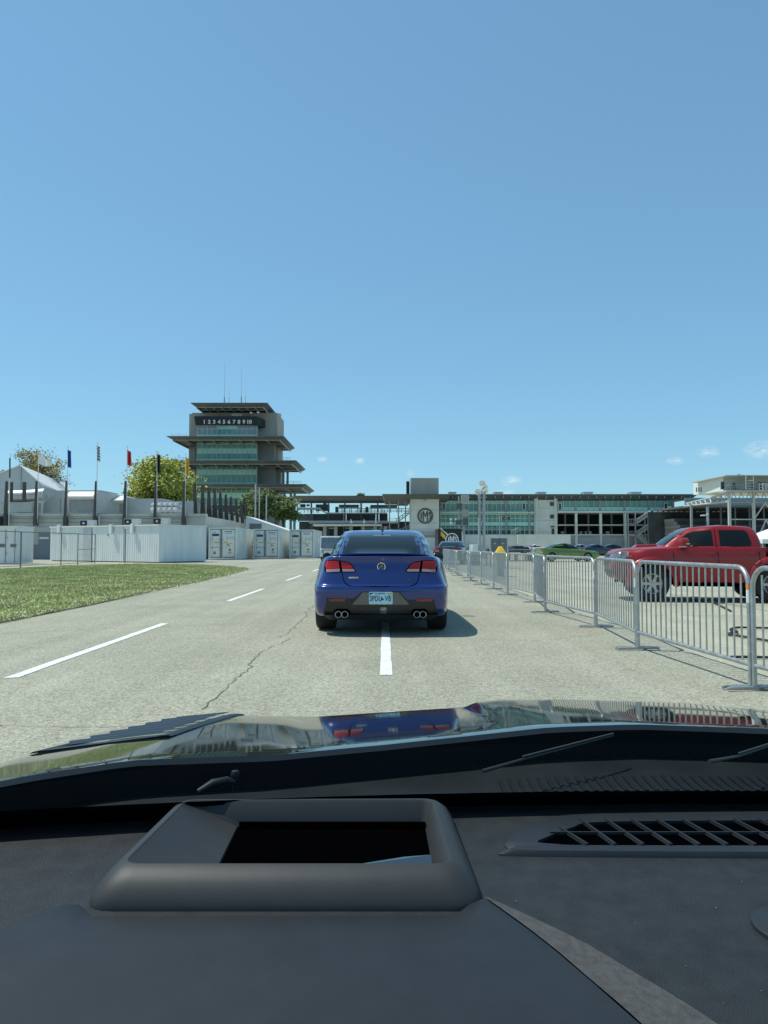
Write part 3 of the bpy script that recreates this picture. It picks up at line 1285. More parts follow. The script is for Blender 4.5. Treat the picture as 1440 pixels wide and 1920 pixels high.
def sedan_meshes():
    if _sed:
        return _sed
    b = loft_rings(SEDAN).mesh('body', None, True, 40)
    cuts = [arch_cut(y, WR, .385, s * .60, s * 1.2) for y in (AX_R, AX_F) for s in (-1, 1)]
    _sed['raw'] = b.copy()
    b = boolean_cut(b, cuts)
    b.polygons.foreach_set('use_smooth', [True] * len(b.polygons))
    b.set_sharp_from_angle(angle=R(38))
    _sed['body'] = b
    _sed['roof'] = loft_rings(GREEN).mesh('roof', None, True, 40)
    _sed['bvh'] = bvh_of([_sed['raw'], _sed['roof']])
    return _sed


SIDE_WIN = [(.98, 1.075), (1.45, 1.045), (2.3, 1.01), (3.22, .995), (3.05, 1.11), (2.72, 1.30), (2.45, 1.355), (2.0, 1.375), (1.62, 1.345), (1.28, 1.23)]
REAR_WIN = [(-.655, 1.085), (-.3, 1.078), (0, 1.076), (.3, 1.078), (.655, 1.085), (.62, 1.17), (.575, 1.29), (.54, 1.365), (.50, 1.385), (0, 1.395), (-.50, 1.385), (-.54, 1.365), (-.575, 1.29), (-.62, 1.17)]
FRONT_WIN = [(-.70, 1.0), (0, .99), (.70, 1.0), (.64, 1.15), (.56, 1.33), (.5, 1.37), (0, 1.385), (-.5, 1.37), (-.56, 1.33), (-.64, 1.15)]


def mirx(poly):
    return [(-p[0], p[1]) for p in poly]


def make_sedan(name, label, paint, rim_m='alloy', group=None, spokes=5, twin=True, simple=False):
    S = sedan_meshes()
    root = thing(name, label, 'car', group=group)
    bm_ = S['body'].copy()
    bm_.materials.clear()
    bm_.materials.append(MATS[paint])
    body = link('body', bm_, root)
    rm = S['roof'].copy()
    rm.materials.append(MATS[paint])
    roof = link('roof', rm, root)
    bvh = S['bvh']
    for s, ax in ((-1, '+x'), (1, '-x')):
        w = patch(SIDE_WIN, ax, bvh, .006, .12)
        w.build('side_window', 'dark_glass', roof, smooth=True, angle=50)
    patch(REAR_WIN, '+y', bvh, .006, .07, far=6).build('rear_window', 'dark_glass', roof, smooth=True, angle=50)
    patch(FRONT_WIN, '-y', bvh, .006, .1).build('windshield', 'dark_glass', roof, smooth=True, angle=50)
    for y in (AX_R, AX_F):
        for s in (-1, 1):
            make_wheel(root, s, .935, y, WR, .275, .245, spokes, rim_m, twin)
    wl = MB()
    wl.box(-.62, .62, AX_R - .5, AX_R + .5, .24, .72)
    wl.box(-.62, .62, AX_F - .5, AX_F + .5, .24, .66)
    wl.build('wheel_housing', 'matt_black', root)
    # mirrors
    for s in (-1, 1):
        m = MB()
        m.prism([(s * .90, 3.06, .96), (s * 1.02, 3.02, .955), (s * 1.055, 3.02, 1.0), (s * 1.045, 3.03, 1.07), (s * .97, 3.05, 1.09), (s * .90, 3.07, 1.06)], (0, .12, -.01))
        m.prism([(s * .82, 3.1, .96), (s * .93, 3.08, .985), (s * .93, 3.08, 1.0), (s * .82, 3.1, .985)], (0, .06, 0))
        m.build('mirror', paint if simple else 'black_plastic', root, smooth=True, angle=40, bevel=.012)
    # headlamps and grille
    for s in (-1, 1):
        patch([(s * .45, .62), (s * .72, .66), (s * .80, .72), (s * .70, .735), (s * .46, .67)], '-y', bvh, .006, .08).build('headlamp', 'headlamp_glass', root, smooth=True)
    patch([(-.40, .52), (.40, .52), (.43, .64), (-.43, .64)], '-y', bvh, .005, .12).build('grille', 'black_plastic', root)
    patch([(-.50, .30), (.50, .30), (.56, .45), (-.56, .45)], '-y', bvh, .005, .12).build('lower_grille', 'black_plastic', root)
    if simple:
        for s in (-1, 1):
            patch([(s * .45, .86), (s * .74, .85), (s * .78, .93), (s * .74, 1.0), (s * .55, .985)], '+y', bvh, .006, .08).build('tail_lamp', 'lamp_red', root, smooth=True)
            patch([(s * .46, .80), (s * .70, .80), (s * .72, .845), (s * .45, .85)], '+y', bvh, .007, .08).build('reverse_lamp', 'lamp_clear', root, smooth=True)
        # door lines and handles
        for s, ax in ((-1, '+x'), (1, '-x')):
            for y in (1.45, 2.42, 3.3):
                patch(strip_poly([(y, .36), (y + .02, .7), (y - .02 if y > 2 else y + .1, .98)], .012), ax, bvh, .002, .2).build('door_seam', 'matt_black', root)
            for y in (1.75, 2.65):
                patch([(y, .83), (y + .20, .82), (y + .20, .85), (y, .86)], ax, bvh, .02, .2).build('door_handle', paint, root)
    return root


# ---- the blue sedan straight ahead
blue = make_sedan('sedan', 'metallic blue four-door sedan with quad exhausts, seen from behind in the lane ahead', 'blue_paint', 'alloy_dark')
BV = _sed['bvh']


def zc(zx, zy):
    """a point of the enlarged rear view -> (x, z) on the car"""
    return ((zx - 745) / 4.8 * .00722, 1.2 - (zy / 4.8 - 64) * .00722)


def zpoly(l):
    return [zc(*p) for p in l]


def addp(name, poly, m, off=.006, step=.05, parent=None, thick=.012, smooth=True):
    return patch(poly, '+y', BV, off, step, thick, far=4).build(name, m, parent or blue, smooth=smooth, angle=50)


tl = zpoly([(228, 478), (240, 436), (330, 431), (455, 450), (486, 478), (522, 528), (514, 541), (400, 542), (250, 550), (232, 528)])
for s, tlp in ((-1, tl), (1, mirx(tl))):
    lamp = addp('tail_lamp', tlp, 'matt_black', .004, .04)
    f = (lambda l: zpoly(l)) if s < 0 else (lambda l: mirx(zpoly(l)))
    addp('lens', f([(236, 478), (247, 442), (330, 438), (364, 442), (372, 505), (246, 512)]), 'lamp_red', .010, .03, lamp)
    addp('lens', f([(246, 516), (374, 510), (376, 536), (252, 543)]), 'lamp_clear', .010, .03, lamp)
    addp('lens', f([(382, 446), (452, 456), (480, 482), (498, 510), (394, 507)]), 'lamp_red', .010, .03, lamp)
    addp('lens', f([(396, 512), (501, 514), (512, 528), (507, 535), (400, 536)]), 'lamp_clear', .010, .03, lamp)
seam = [(398, 548), (408, 600), (424, 636), (450, 656), (490, 664), (745, 668), (1000, 664), (1040, 656), (1068, 636), (1084, 600), (1094, 548)]
addp('trunk_seam', strip_poly(zpoly(seam), .011), 'matt_black', .0015, .05, thick=.004)
diff = zpoly([(262, 772), (500, 774), (578, 712), (912, 712), (986, 786), (1222, 782), (1240, 850), (1262, 900), (1262, 934), (228, 934), (228, 900), (250, 850)])
dif = addp('diffuser', diff, 'black_plastic', .005, .05)
addp('plate_recess', zpoly([(520, 795), (585, 718), (905, 718), (975, 795), (1000, 828), (490, 828)]), 'gunmetal_paint', .008, .06, dif)
for zx0, zx1, zy0, zy1 in ((325, 470, 868, 940), (1020, 1165, 868, 940)):
    addp('tip_surround', zpoly([(zx0, zy0 + 20), (zx0 + 25, zy0), (zx1 - 25, zy0), (zx1, zy0 + 20), (zx1, zy1), (zx0, zy1)]), 'matt_black', .010, .05, dif)
addp('tow_cover', zpoly([(738, 850), (795, 850), (800, 915), (735, 915)]), 'gunmetal_paint', .014, .06, dif)
for pl in ([(285, 778), (430, 776), (425, 798), (290, 800)],):
    for q in (zpoly(pl), mirx(zpoly(pl))):
        addp('reflector', q, 'reflector_red', .012, .05, dif)
for zx in (368, 425, 1068, 1122):
    x, z = zc(zx, 917)
    t = MB()
    t.lathe([(.047, -.035), (.047, .0), (.044, .004), (.037, .0), (.037, .2), (.047, .2), (.047, -.035)][::-1] if False else [(.047, .25), (.047, -.03), (.043, -.034), (.037, -.03), (.036, .20), (.0001, .20)], 'Y', 24, (x, .06, z + .002))
    e = t.build('exhaust_tip', 'steel', blue, smooth=True, angle=40)
    t = MB()
    t.lathe([(.036, .02), (.0001, .02)], 'Y', 20, (x, .06, z + .002))
    t.build('bore', 'matt_black', e)
# licence plate
px_, pz_ = zc(747, 768)
pb = MB()
ph = BV.ray_cast(Vector((px_, -3, pz_)), Vector((0, 1, 0)))[0].y - .03
pb.prism([(p[0], ph, p[1]) for p in [(q[0], q[1]) for q in [(v[0], v[1]) for v in rquad([(px_ - .158, pz_ - .081), (px_ + .158, pz_ - .081), (px_ + .158, pz_ + .081), (px_ - .158, pz_ + .081)], .014, 0)]]], (0, .022, 0))
plate = pb.build('licence_plate', 'plate_face', blue, bevel=.002)


def letters(s, size, m, parent, x, y, z, ext=.0015, bold=0., name='lettering', sx=1.0):
    me_ = text_mesh(s, size, ext, m, bold=bold)
    o = link(name, me_, parent)
    o.location = (x, y, z)
    o.scale = (sx, 1, 1)
    return o


letters('3PDL', .098, 'plate_ink', plate, px_ - .075, ph - .002, pz_ - .008, bold=.001, sx=.70)
letters('VB', .098, 'plate_ink', plate, px_ + .097, ph - .002, pz_ - .008, bold=.001, sx=.70)
letters('FLORIDA', .032, 'plate_ink', plate, px_ - .01, ph - .002, pz_ + .062)
pf = MB()
pf.prism([(px_ + .000, ph - .0025, pz_ - .032), (px_ + .045, ph - .0025, pz_ - .022), (px_ + .004, ph - .0025, pz_ + .028)], (0, .002, 0))
pf.prism([(px_ - .150, ph - .0025, pz_ + .040), (px_ - .150, ph - .0025, pz_ + .072), (px_ - .09, ph - .0025, pz_ + .072)], (0, .002, 0))
pf.build('emblem', 'plate_ink', plate)
pf = MB()
pf.prism([(px_ + .095, ph - .0025, pz_ + .045), (px_ + .145, ph - .0025, pz_ + .045), (px_ + .145, ph - .0025, pz_ + .073), (px_ + .095, ph - .0025, pz_ + .073)], (0, .002, 0))
pf.build('sticker', 'plate_yellow', plate)
# round emblem
ex, ez = zc(750, 493)
ey = BV.ray_cast(Vector((ex, -3, ez)), Vector((0, 1, 0)))[0].y
em = MB()
em.lathe([(.058, .02), (.060, .0), (.056, -.008), (.047, -.006), (.045, .0), (.044, .012)], 'Y', 36, (ex, ey - .006, ez))
emb = em.build('badge', 'chrome', blue, smooth=True, angle=50)
em = MB()
em.lathe([(.0001, -.001), (.046, -.001)], 'Y', 30, (ex, ey - .006, ez))
em.build('badge_back', 'black_plastic', emb)
em = MB()
for pts in ([(-.034, -.012), (-.012, .012), (.006, .036), (.022, .030), (.014, .010), (.030, .002), (.020, -.012), (.0, -.004), (-.014, -.030), (-.028, -.026)],
            [(.004, -.020), (.020, -.016), (.028, -.030), (.012, -.040), (-.004, -.034)]):
    em.prism([(ex + a, ey - .013, ez + b) for a, b in pts], (0, .006, 0))
em.build('badge_relief', 'chrome', emb)
# small chrome scripts, too small to read
for zx0, zx1, zy, n, slant in ((458, 548, 590, 7, 0), (988, 1045, 605, 3, .004)):
    em = MB()
    for k in range(n):
        a = zx0 + (zx1 - zx0) * k / n
        x0, z0 = zc(a, zy)
        x1, _ = zc(a + (zx1 - zx0) / n * .72, zy)
        yy = BV.ray_cast(Vector((x0, -3, z0)), Vector((0, 1, 0)))[0].y
        em.prism([(x0, yy - .006, z0 - .011), (x1, yy - .006, z0 - .011), (x1 + slant, yy - .006, z0 + .011), (x0 + slant, yy - .006, z0 + .011)], (0, .008, 0))
    em.build('badge_script', 'chrome', blue)
vl = MB()
vl.hexa([(-.70, .22, .195), (.70, .22, .195), (.70, .5, .195), (-.70, .5, .195)], [(-.78, .075, .275), (.78, .075, .275), (.78, .5, .275), (-.78, .5, .275)])
vl.build('valance', 'black_plastic', blue, bevel=.02)
# trunk spoiler blade
sp = MB()
sx_ = [-.66 + i * .066 for i in range(21)]
for x in sx_:
    e = (abs(x) / .66)
    yb = .20 + .10 * e ** 4
    zb = 1.07 - .012 * e ** 3
    sp.v += [(x, yb + .10, zb + .004), (x, yb + .02, zb + .028 - .012 * e ** 6), (x, yb - .035, zb + .036 - .016 * e ** 6), (x, yb - .040, zb + .024 - .016 * e ** 6), (x, yb + .0, zb - .004)]
for i in range(20):
    for k in range(5):
        k2 = (k + 1) % 5
        sp.f.append((i * 5 + k, (i + 1) * 5 + k, (i + 1) * 5 + k2, i * 5 + k2))
sp.f.append((0, 1, 2, 3, 4))
sp.f.append((100, 101, 102, 103, 104))
sp.build('spoiler', 'blue_paint', blue, smooth=True, angle=40)
# brake lamp strip behind the glass and aerial fin
addp('high_brake_lamp', [(-.13, 1.355), (.13, 1.355), (.13, 1.378), (-.13, 1.378)], 'gunmetal_paint', .009, .06)
fin = MB()
fin.prism([(-.02, 1.98, 1.45), (-.02, 2.02, 1.525), (-.02, 2.10, 1.51), (-.02, 2.22, 1.455)], (.04, 0, 0))
fin.build('aerial_fin', 'black_plastic', blue, bevel=.008)
fin = MB()
fin.tube([(-.0, 2.1, 1.46), (-.004, 2.02, 1.58)], [.006, .003], 6)
fin.build('aerial', 'black_plastic', blue)
blue.location = (-.045, 10.02, 0)
blue.rotation_euler = (0, 0, R(-.5))

# ---- other sedans
grn = make_sedan('sedan', 'lime green four-door sedan with bright alloy wheels parked behind the barriers', 'green_paint', 'alloy', 'parked cars', simple=True)
grn.location = (11.85, 58.3, 0)
grn.rotation_euler = (0, 0, R(-80))
blk = make_sedan('sedan', 'glossy black sedan beyond the far end of the crowd barriers', 'black_paint', 'alloy_dark', 'parked cars', simple=True)
blk.location = (4.1, 49.0, 0)
blk.rotation_euler = (0, 0, R(-14))
blk.scale = (1.12, 1.05, 1.06)


def lite(src, name, label, paint, loc, rz, sc=(1, 1, 1)):
    c = copy_tree(src)
    c.name = name
    c['label'] = label
    c['group'] = 'parked cars'
    for ch in c.children:
        nm = ch.name.split('.')[0]
        if nm in ('body', 'roof', 'mirror'):
            ch.data = ch.data.copy()
            ch.data.materials.clear()
            ch.data.materials.append(MATS[paint])
    c.location = loc
    c.rotation_euler = (0, 0, R(rz))
    c.scale = sc
    return c


mat('maroon_paint', (.16, .012, .025), .25, .2, var=.05, coat=1.0)
mat('navy_paint', (.012, .020, .045), .25, .3, var=.05, coat=1.0)
for i, (px, Y, rz, paint, lab) in enumerate((
        (965, 118, 84, 'gunmetal_paint', 'dark grey car, leftmost in the far row before the concrete wall'),
        (992, 122, 95, 'black_paint', 'black car left of the white roofed car in the far row'),
        (1026, 124, 88, 'white_paint', 'white car in the far row, its roof just above the green sedan'),
        (1088, 92, -70, 'navy_paint', 'dark navy sedan parked behind the front of the green sedan'),
        (1140, 110, 100, 'maroon_paint', 'maroon car in the far row beyond the red pickup hood'),
        (1118, 100, 92, 'silver_paint', 'silver car in the far row left of the maroon one'),
        (1178, 96, 88, 'black_paint', 'black car in the far row right of the maroon one'))):
    lite(grn, 'parked_car', lab, paint, (XP(px, Y), Y, 0), rz, (1, 1, 1.0))

# ---- red pickup on the right
TL = 4.75


def tz(zx, zy, Yn=16.25):
    """enlarged side view -> (y_local, z)"""
    px, py = zx / 4.36 + 1110, zy / 4.36 + 970
    return (TL - (px - 1142) * Yn / F_PX, CAM_H - (py - HORIZON) * Yn / F_PX)


def tpoly(l):
    return [tz(*p) for p in l]


truck = thing('pickup_truck', 'red four-door pickup truck with black tyres parked behind the barriers on the right', 'truck')
RB = [ring(1.36, 4.45, .80, .82, .70, .40, .40, .48, .06, .16, .8), ring(1.34, 4.62, .90, .90, .84, .44, .43, .47, .05, .18, .8), ring(1.33, 4.72, .92, .935, .89, .60, .60, .60, .05, .2, .8),
      ring(1.33, 4.75, .92, .945, .90, .80, .82, .80, .05, .2, .8), ring(1.33, 4.72, .915, .94, .88, .98, 1.0, .95, .05, .2, .8), ring(1.34, 4.66, .90, .915, .84, 1.14, 1.135, 1.06, .05, .2, .8),
      ring(1.36, 4.56, .86, .87, .78, 1.175, 1.185, 1.115, .05, .2, .8), ring(1.6, 4.25, .6, .62, .55, 1.19, 1.215, 1.16, .05, .2, .8), ring(2.2, 3.4, .1, .1, .1, 1.2, 1.235, 1.21, .03, .03, .5)]
RG = [ring(1.37, 3.72, .86, .885, .80, 1.10, 1.10, 1.12, .07, .22, .7), ring(1.38, 3.60, .845, .87, .78, 1.19, 1.185, 1.20, .07, .22, .7), ring(1.44, 3.30, .78, .80, .70, 1.42, 1.42, 1.42, .08, .16, .6),
      ring(1.52, 3.02, .70, .725, .64, 1.575, 1.59, 1.575, .10, .12, .5), ring(1.66, 2.85, .60, .63, .55, 1.63, 1.65, 1.62, .08, .08, .4), ring(2.0, 2.5, .2, .25, .2, 1.655, 1.672, 1.65, .05, .05, .2)]
TF, TR_, TW = tz(490, 560)[0], tz(490, 560)[0] - 2.56, .385
tb = loft_rings(RB).mesh('cab', 'red_paint', True, 40)
traw = tb.copy()
tb = boolean_cut(tb, [arch_cut(TF, TW + .02, .455, s * .52, s * 1.3) for s in (-1, 1)] + [arch_cut(TR_, TW + .02, .455, s * .52, s * 1.3) for s in (-1, 1)])
tb.polygons.foreach_set('use_smooth', [True] * len(tb.polygons))
tb.set_sharp_from_angle(angle=R(38))
cab = link('cab', tb, truck)
tg = loft_rings(RG).mesh('roof', 'red_paint', True, 40)
troof = link('roof', tg, truck)
TB_ = bvh_of([traw, tg])
wf = tpoly([(748, 172), (800, 132), (860, 112), (985, 104), (992, 238), (720, 246), (735, 200)])
wr_ = tpoly([(1044, 104), (1245, 104), (1270, 120), (1296, 214), (1285, 232), (1060, 242), (1046, 236)])
for s, ax in ((-1, '+x'), (1, '-x')):
    for w in (wf, wr_):
        fr_ = patch(strip_poly(w + [w[0]], .03), ax, TB_, .004, .2)
        wn = patch(w, ax, TB_, .007, .1)
        o = wn.build('side_window', 'dark_glass', troof, smooth=True, angle=50)
        fr_.build('window_seal', 'red_paint', troof, smooth=True, angle=50)
    for l in ([(660, 250), (668, 330), (690, 420), (700, 520)], [(1012, 96), (1016, 250), (1028, 400), (1030, 530)], [(1345, 250), (1352, 380), (1300, 420)]):
        patch(strip_poly(tpoly(l), .012), ax, TB_, .0025, .15).build('door_seam', 'matt_black', truck)
    patch(strip_poly(tpoly([(640, 338), (900, 340), (1350, 334)]), .014), ax, TB_, .003, .15).build('body_crease', 'maroon_paint', truck, smooth=True)
    for hx in (978, 1292):
        h_ = tz(hx, 294)
        hd = MB()
        hd.tube([(s * .93, h_[0] + .10, h_[1]), (s * .965, h_[0] + .07, h_[1]), (s * .965, h_[0] - .07, h_[1]), (s * .93, h_[0] - .10, h_[1])], .013, 8)
        hd.build('door_handle', 'red_paint', truck, smooth=True)
        patch([(h_[0] - .05, h_[1] - .03), (h_[0] + .05, h_[1] - .03), (h_[0] + .05, h_[1] + .03), (h_[0] - .05, h_[1] + .03)], ax, TB_, .003, .2).build('handle_recess', 'maroon_paint', truck)
    # door badge: a small script
    em = MB()
    for k in range(6):
        p0, p1 = tz(722 + k * 17, 384), tz(722 + k * 17 + 12, 376)
        em.box(s * .951 if s > 0 else -.957, .957 if s > 0 else -.951, p1[0], p0[0], p0[1], p1[1])
    em.build('badge_script', 'silver_paint', truck)
    # flared arches
    for y in (TF, TR_):
        ar = MB()
        pr = []
        N = 22
        for k in range(N + 1):
            a = math.pi * (k / N) * 1.10 - math.pi * .05
            for rr_, xx in ((.452, .90), (.452, .985), (.50, .985), (.56, .945), (.58, .92)):
                ar.v.append((s * xx, y + rr_ * math.cos(a), TW + .02 + rr_ * math.sin(a)))
        for k in range(N):
            for j in range(4):
                ar.f.append((k * 5 + j, (k + 1) * 5 + j, (k + 1) * 5 + j + 1, k * 5 + j + 1))
        ar.build('wheel_arch', 'red_paint', truck, smooth=True, angle=50)
    # mirror
    mx_ = tz(748, 208)
    m = MB()
    m.prism([(s * .98, mx_[0] + .13, mx_[1] - .07), (s * 1.14, mx_[0] + .09, mx_[1] - .07), (s * 1.16, mx_[0] + .09, mx_[1] + .05), (s * 1.08, mx_[0] + .10, mx_[1] + .11), (s * .98, mx_[0] + .13, mx_[1] + .09)], (0, -.17, .0))
    mo = m.build('mirror', 'red_paint', truck, bevel=.03)
    m = MB()
    m.box(min(s * .99, s * 1.165), max(s * .99, s * 1.165), mx_[0] - .085, mx_[0] - .01, mx_[1] - .035, mx_[1] - .012)
    m.box(min(s * .86, s * 1.0), max(s * .86, s * 1.0), mx_[0] - .04, mx_[0] + .08, mx_[1] - .10, mx_[1] - .05)
    m.build('mirror_trim', 'silver_paint', mo)
patch(mirx([(-.68, 1.225), (0, 1.245), (.68, 1.225), (.64, 1.4), (.585, 1.575), (0, 1.60), (-.585, 1.575), (-.64, 1.4)]), '-y', TB_, .008, .1).build('windshield', 'dark_glass', troof, smooth=True, angle=50)
patch([(-.62, 1.22), (.62, 1.22), (.58, 1.54), (-.58, 1.54)], '+y', TB_, .006, .15).build('rear_window', 'dark_glass', troof, smooth=True)
gr = patch([(-.42, .74), (.42, .74), (.50, .92), (.44, 1.03), (-.44, 1.03), (-.50, .92)], '-y', TB_, .012, .08).build('grille', 'alloy_dark', truck, smooth=True, angle=40)
for z in (.80, .86, .92, .98):
    patch([(-.40, z), (.40, z), (.40, z + .018), (-.40, z + .018)], '-y', TB_, .022, .1).build('grille_bar', 'black_plastic', gr)
for s in (-1, 1):
    hl = patch([(s * .46, .86), (s * .80, .84), (s * .875, .98), (s * .80, 1.05), (s * .47, 1.01)], '-y', TB_, .012, .05).build('headlamp', 'headlamp_glass', truck, smooth=True, angle=50)
    hy = tpoly([(180, 284), (240, 276), (308, 280), (300, 318), (262, 346), (190, 344)])
    patch(hy, '+x' if s < 0 else '-x', TB_, .010, .04).build('lamp_side', 'headlamp_glass', hl, smooth=True, angle=50)
    hy = tpoly([(294, 282), (310, 281), (303, 312), (292, 322)])
    patch(hy, '+x' if s < 0 else '-x', TB_, .014, .04).build('marker_lamp', 'reflector_amber', hl, smooth=True)
    patch([(s * .52, .56), (s * .74, .56), (s * .76, .68), (s * .54, .68)], '-y', TB_, .012, .06).build('fog_lamp', 'black_plastic', truck)
patch([(-.44, .50), (.44, .50), (.42, .68), (-.42, .68)], '-y', TB_, .010, .1).build('lower_grille', 'black_plastic', truck)
hs = MB()
hs.hexa([(-.22, 3.55, 1.2), (.22, 3.55, 1.2), (.20, 4.1, 1.17), (-.20, 4.1, 1.17)], [(-.20, 3.6, 1.245), (.20, 3.6, 1.245), (.17, 4.02, 1.232), (-.17, 4.02, 1.232)])
hs.build('hood_scoop', 'red_paint', truck, bevel=.015)
bed = MB()
bed.box(-.90, -.80, -.35, 1.29, .50, 1.14)
bed.box(.80, .90, -.35, 1.29, .50, 1.14)
bed.box(-.798, .798, 1.20, 1.29, .50, 1.14)
bed.box(-.798, .798, -.35, -.29, .50, 1.14)
bed.box(-.797, .797, -.288, 1.198, .50, .62)
bmesh_ = bed.mesh('bed', 'red_paint')
bmesh_ = boolean_cut(bmesh_, [arch_cut(TR_, TW + .02, .455, s * .6, s * 1.3) for s in (-1, 1)])
bd = link('bed', bmesh_, truck)
rl = MB()
for s in (-1, 1):
    rl.tube([(s * .85, 1.27, 1.155), (s * .85, -.33, 1.155)], .02, 8)
rl.build('bed_rail', 'black_plastic', truck, smooth=True)
ch = MB()
ch.box(-.5, .5, -.1, 4.3, .34, .46)
ch.box(-.88, -.70, 2.0, 3.2, .33, .38)
ch.box(.70, .88, 2.0, 3.2, .33, .38)
ch.box(-.5, .5, TF - .5, TF + .5, .46, .9)
ch.box(-.5, .5, TR_ - .5, TR_ + .5, .46, .9)
ch.build('chassis', 'matt_black', truck)
ax_ = MB()
for y in (TF, TR_):
    ax_.tube([(-.8, y, TW), (.8, y, TW)], .05, 8)
ax_.build('axle', 'black_plastic', truck)
for y in (TF, TR_):
    for s in (-1, 1):
        make_wheel(truck, s, .94, y, TW, .27, .225, 6, 'steel')
_th = R(80)
_l = Matrix.Rotation(_th, 2) @ Vector((-.81, TF * .96))
truck.location = (5.86 - _l.x, 16.42 - _l.y, 0)
truck.rotation_euler = (0, 0, _th)
truck.scale = (1, .96, 1)

# ---- small white shuttle van ahead on the left
Y0 = 62.0
vx0, vx1 = XP(600, Y0), XP(640, Y0)
van = thing('shuttle_cart', 'small white shuttle cart with a dark windscreen, half hidden by the blue sedan', 'cart', ((vx0 + vx1) / 2, Y0, 0))
cxv = (vx0 + vx1) / 2
hw = (vx1 - vx0) / 2
vb = MB()
vb.prism([(cxv - hw, Y0, .30), (cxv - hw, Y0, .95), (cxv - hw, Y0 + .10, 1.02), (cxv - hw, Y0 + 3.0, 1.02), (cxv - hw, Y0 + 3.0, .30)], (2 * hw, 0, 0))
vb.build('body', 'white_paint', van, bevel=.06)
vb = MB()
vb.prism([(cxv - hw + .02, Y0 + .16, 1.90), (cxv - hw + .02, Y0 + .20, 2.03), (cxv - hw + .02, Y0 + 2.9, 2.03), (cxv - hw + .02, Y0 + 2.95, 1.92)], (2 * hw - .04, 0, 0))
vb.build('roof', 'white_paint', van, bevel=.05)
wsx = MB()
wsx.hexa([(cxv - hw + .06, Y0 + .02, 1.01), (cxv + hw - .06, Y0 + .02, 1.01), (cxv + hw - .06, Y0 + .05, 1.01), (cxv - hw + .06, Y0 + .05, 1.01)],
         [(cxv - hw + .1, Y0 + .2, 1.91), (cxv + hw - .1, Y0 + .2, 1.91), (cxv + hw - .1, Y0 + .23, 1.91), (cxv - hw + .1, Y0 + .23, 1.91)])
wsx.build('windscreen', 'headlamp_glass', van)
for s in (-1, 1):
    pm = MB()
    pm.tube([(cxv + s * (hw - .05), Y0 + .02, 1.0), (cxv + s * (hw - .08), Y0 + .20, 1.93)], .035, 8)
    pm.tube([(cxv + s * (hw - .05), Y0 + 2.85, 1.0), (cxv + s * (hw - .08), Y0 + 2.85, 1.93)], .035, 8)
    pm.build('pillar', 'white_paint', van, smooth=True)
    mm = MB()
    mm.box(cxv + s * hw + (-.16 if s < 0 else .03), cxv + s * hw + (-.03 if s < 0 else .16), Y0, Y0 + .06, 1.45, 1.78)
    mm.build('mirror', 'white_paint', van, bevel=.02)
    lm = MB()
    lm.lathe([(.0001, -.02), (.08, -.02), (.09, .02)], 'Y', 16, (cxv + s * (hw - .22), Y0 - .005, .72))
    lm.build('headlamp', 'headlamp_glass', van)
    for y in (Y0 + .55, Y0 + 2.4):
        w_ = MB()
        w_.lathe([(.12, -.09), (.25, -.09), (.28, -.05), (.28, .05), (.25, .09), (.12, .09)], 'X', 24, (cxv + s * (hw - .12), y, .28))
        w_.build('wheel', 'rubber', van, smooth=True)
for k in range(3):
    bx_ = MB()
    bx_.box(cxv - hw + .16, cxv + hw - .16, Y0 + .8 + k * .7, Y0 + 1.2 + k * .7, 1.0, 1.55)
    bx_.build('seat', 'gunmetal_paint', van, bevel=.04)
mk = MB()
for k in range(5):
    x = cxv - hw + .2 + k * .16
    mk.prism([(x, Y0 - .012, .84), (x + .10, Y0 - .012, .84), (x + .12, Y0 - .012, .93), (x + .03, Y0 - .012, .93)], (0, .02, 0))
mk.build('marking', 'black_plastic', van)


# ------------------------------------------------------------------ far buildings: materials
mat('concrete', (.66, .665, .60), .85, var=.10, scale=.35, bump=.2, bscale=4)
mat('concrete_dark', (.37, .362, .31), .9, var=.14, scale=.3, stretch=(1, 1, .3))
mat('concrete_grey', (.30, .305, .28), .9, var=.12, scale=.3)
mat('metal_roof', (.115, .13, .13), .6, .1, var=.1, scale=.3)
mat('soffit', (.34, .34, .31), .7, var=.12, scale=.25)
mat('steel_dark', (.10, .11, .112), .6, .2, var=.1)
mat('steel_grey', (.32, .34, .34), .55, .3, var=.1)
mat('steel_pale', (.48, .49, .46), .55, .1, var=.08)
mat('glass_green', (.12, .29, .235), .22, var=.30, scale=.25, spec=.8)
mat('glass_green_light', (.32, .60, .49), .25, var=.18, scale=.25, spec=.8)
mat('glass_grey', (.24, .26, .265), .15, var=.2, scale=.25, spec=.7)
mat('glass_dark', (.018, .026, .028), .10, var=.3, scale=.3, spec=.6)
mat('spandrel_green', (.42, .74, .61), .35, var=.06, scale=.3)
mat('mullion', (.55, .68, .62), .5, .2, var=.06)
mat('sign_black', (.008, .010, .012), .5, var=.1)
mat('sign_white', (.75, .76, .73), .6, var=.04)
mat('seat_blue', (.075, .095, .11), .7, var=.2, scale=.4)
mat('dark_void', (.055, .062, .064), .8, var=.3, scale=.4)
mat('hvac_white', (.82, .82, .77), .5, var=.06)
mat('pressbox_white', (.74, .75, .69), .6, var=.05)
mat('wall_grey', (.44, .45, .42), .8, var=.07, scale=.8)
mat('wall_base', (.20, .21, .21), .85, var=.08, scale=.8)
mat('door_blue', (.15, .19, .235), .5, var=.06)
mat('corrugated', (.46, .47, .44), .55, .25, var=.08, scale=.7)
mat('silver_duct', (.50, .51, .50), .55, .5, var=.12, scale=3)
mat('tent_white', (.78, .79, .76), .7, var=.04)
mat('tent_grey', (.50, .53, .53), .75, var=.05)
mat('fin_brown', (.075, .066, .056), .7, var=.15)
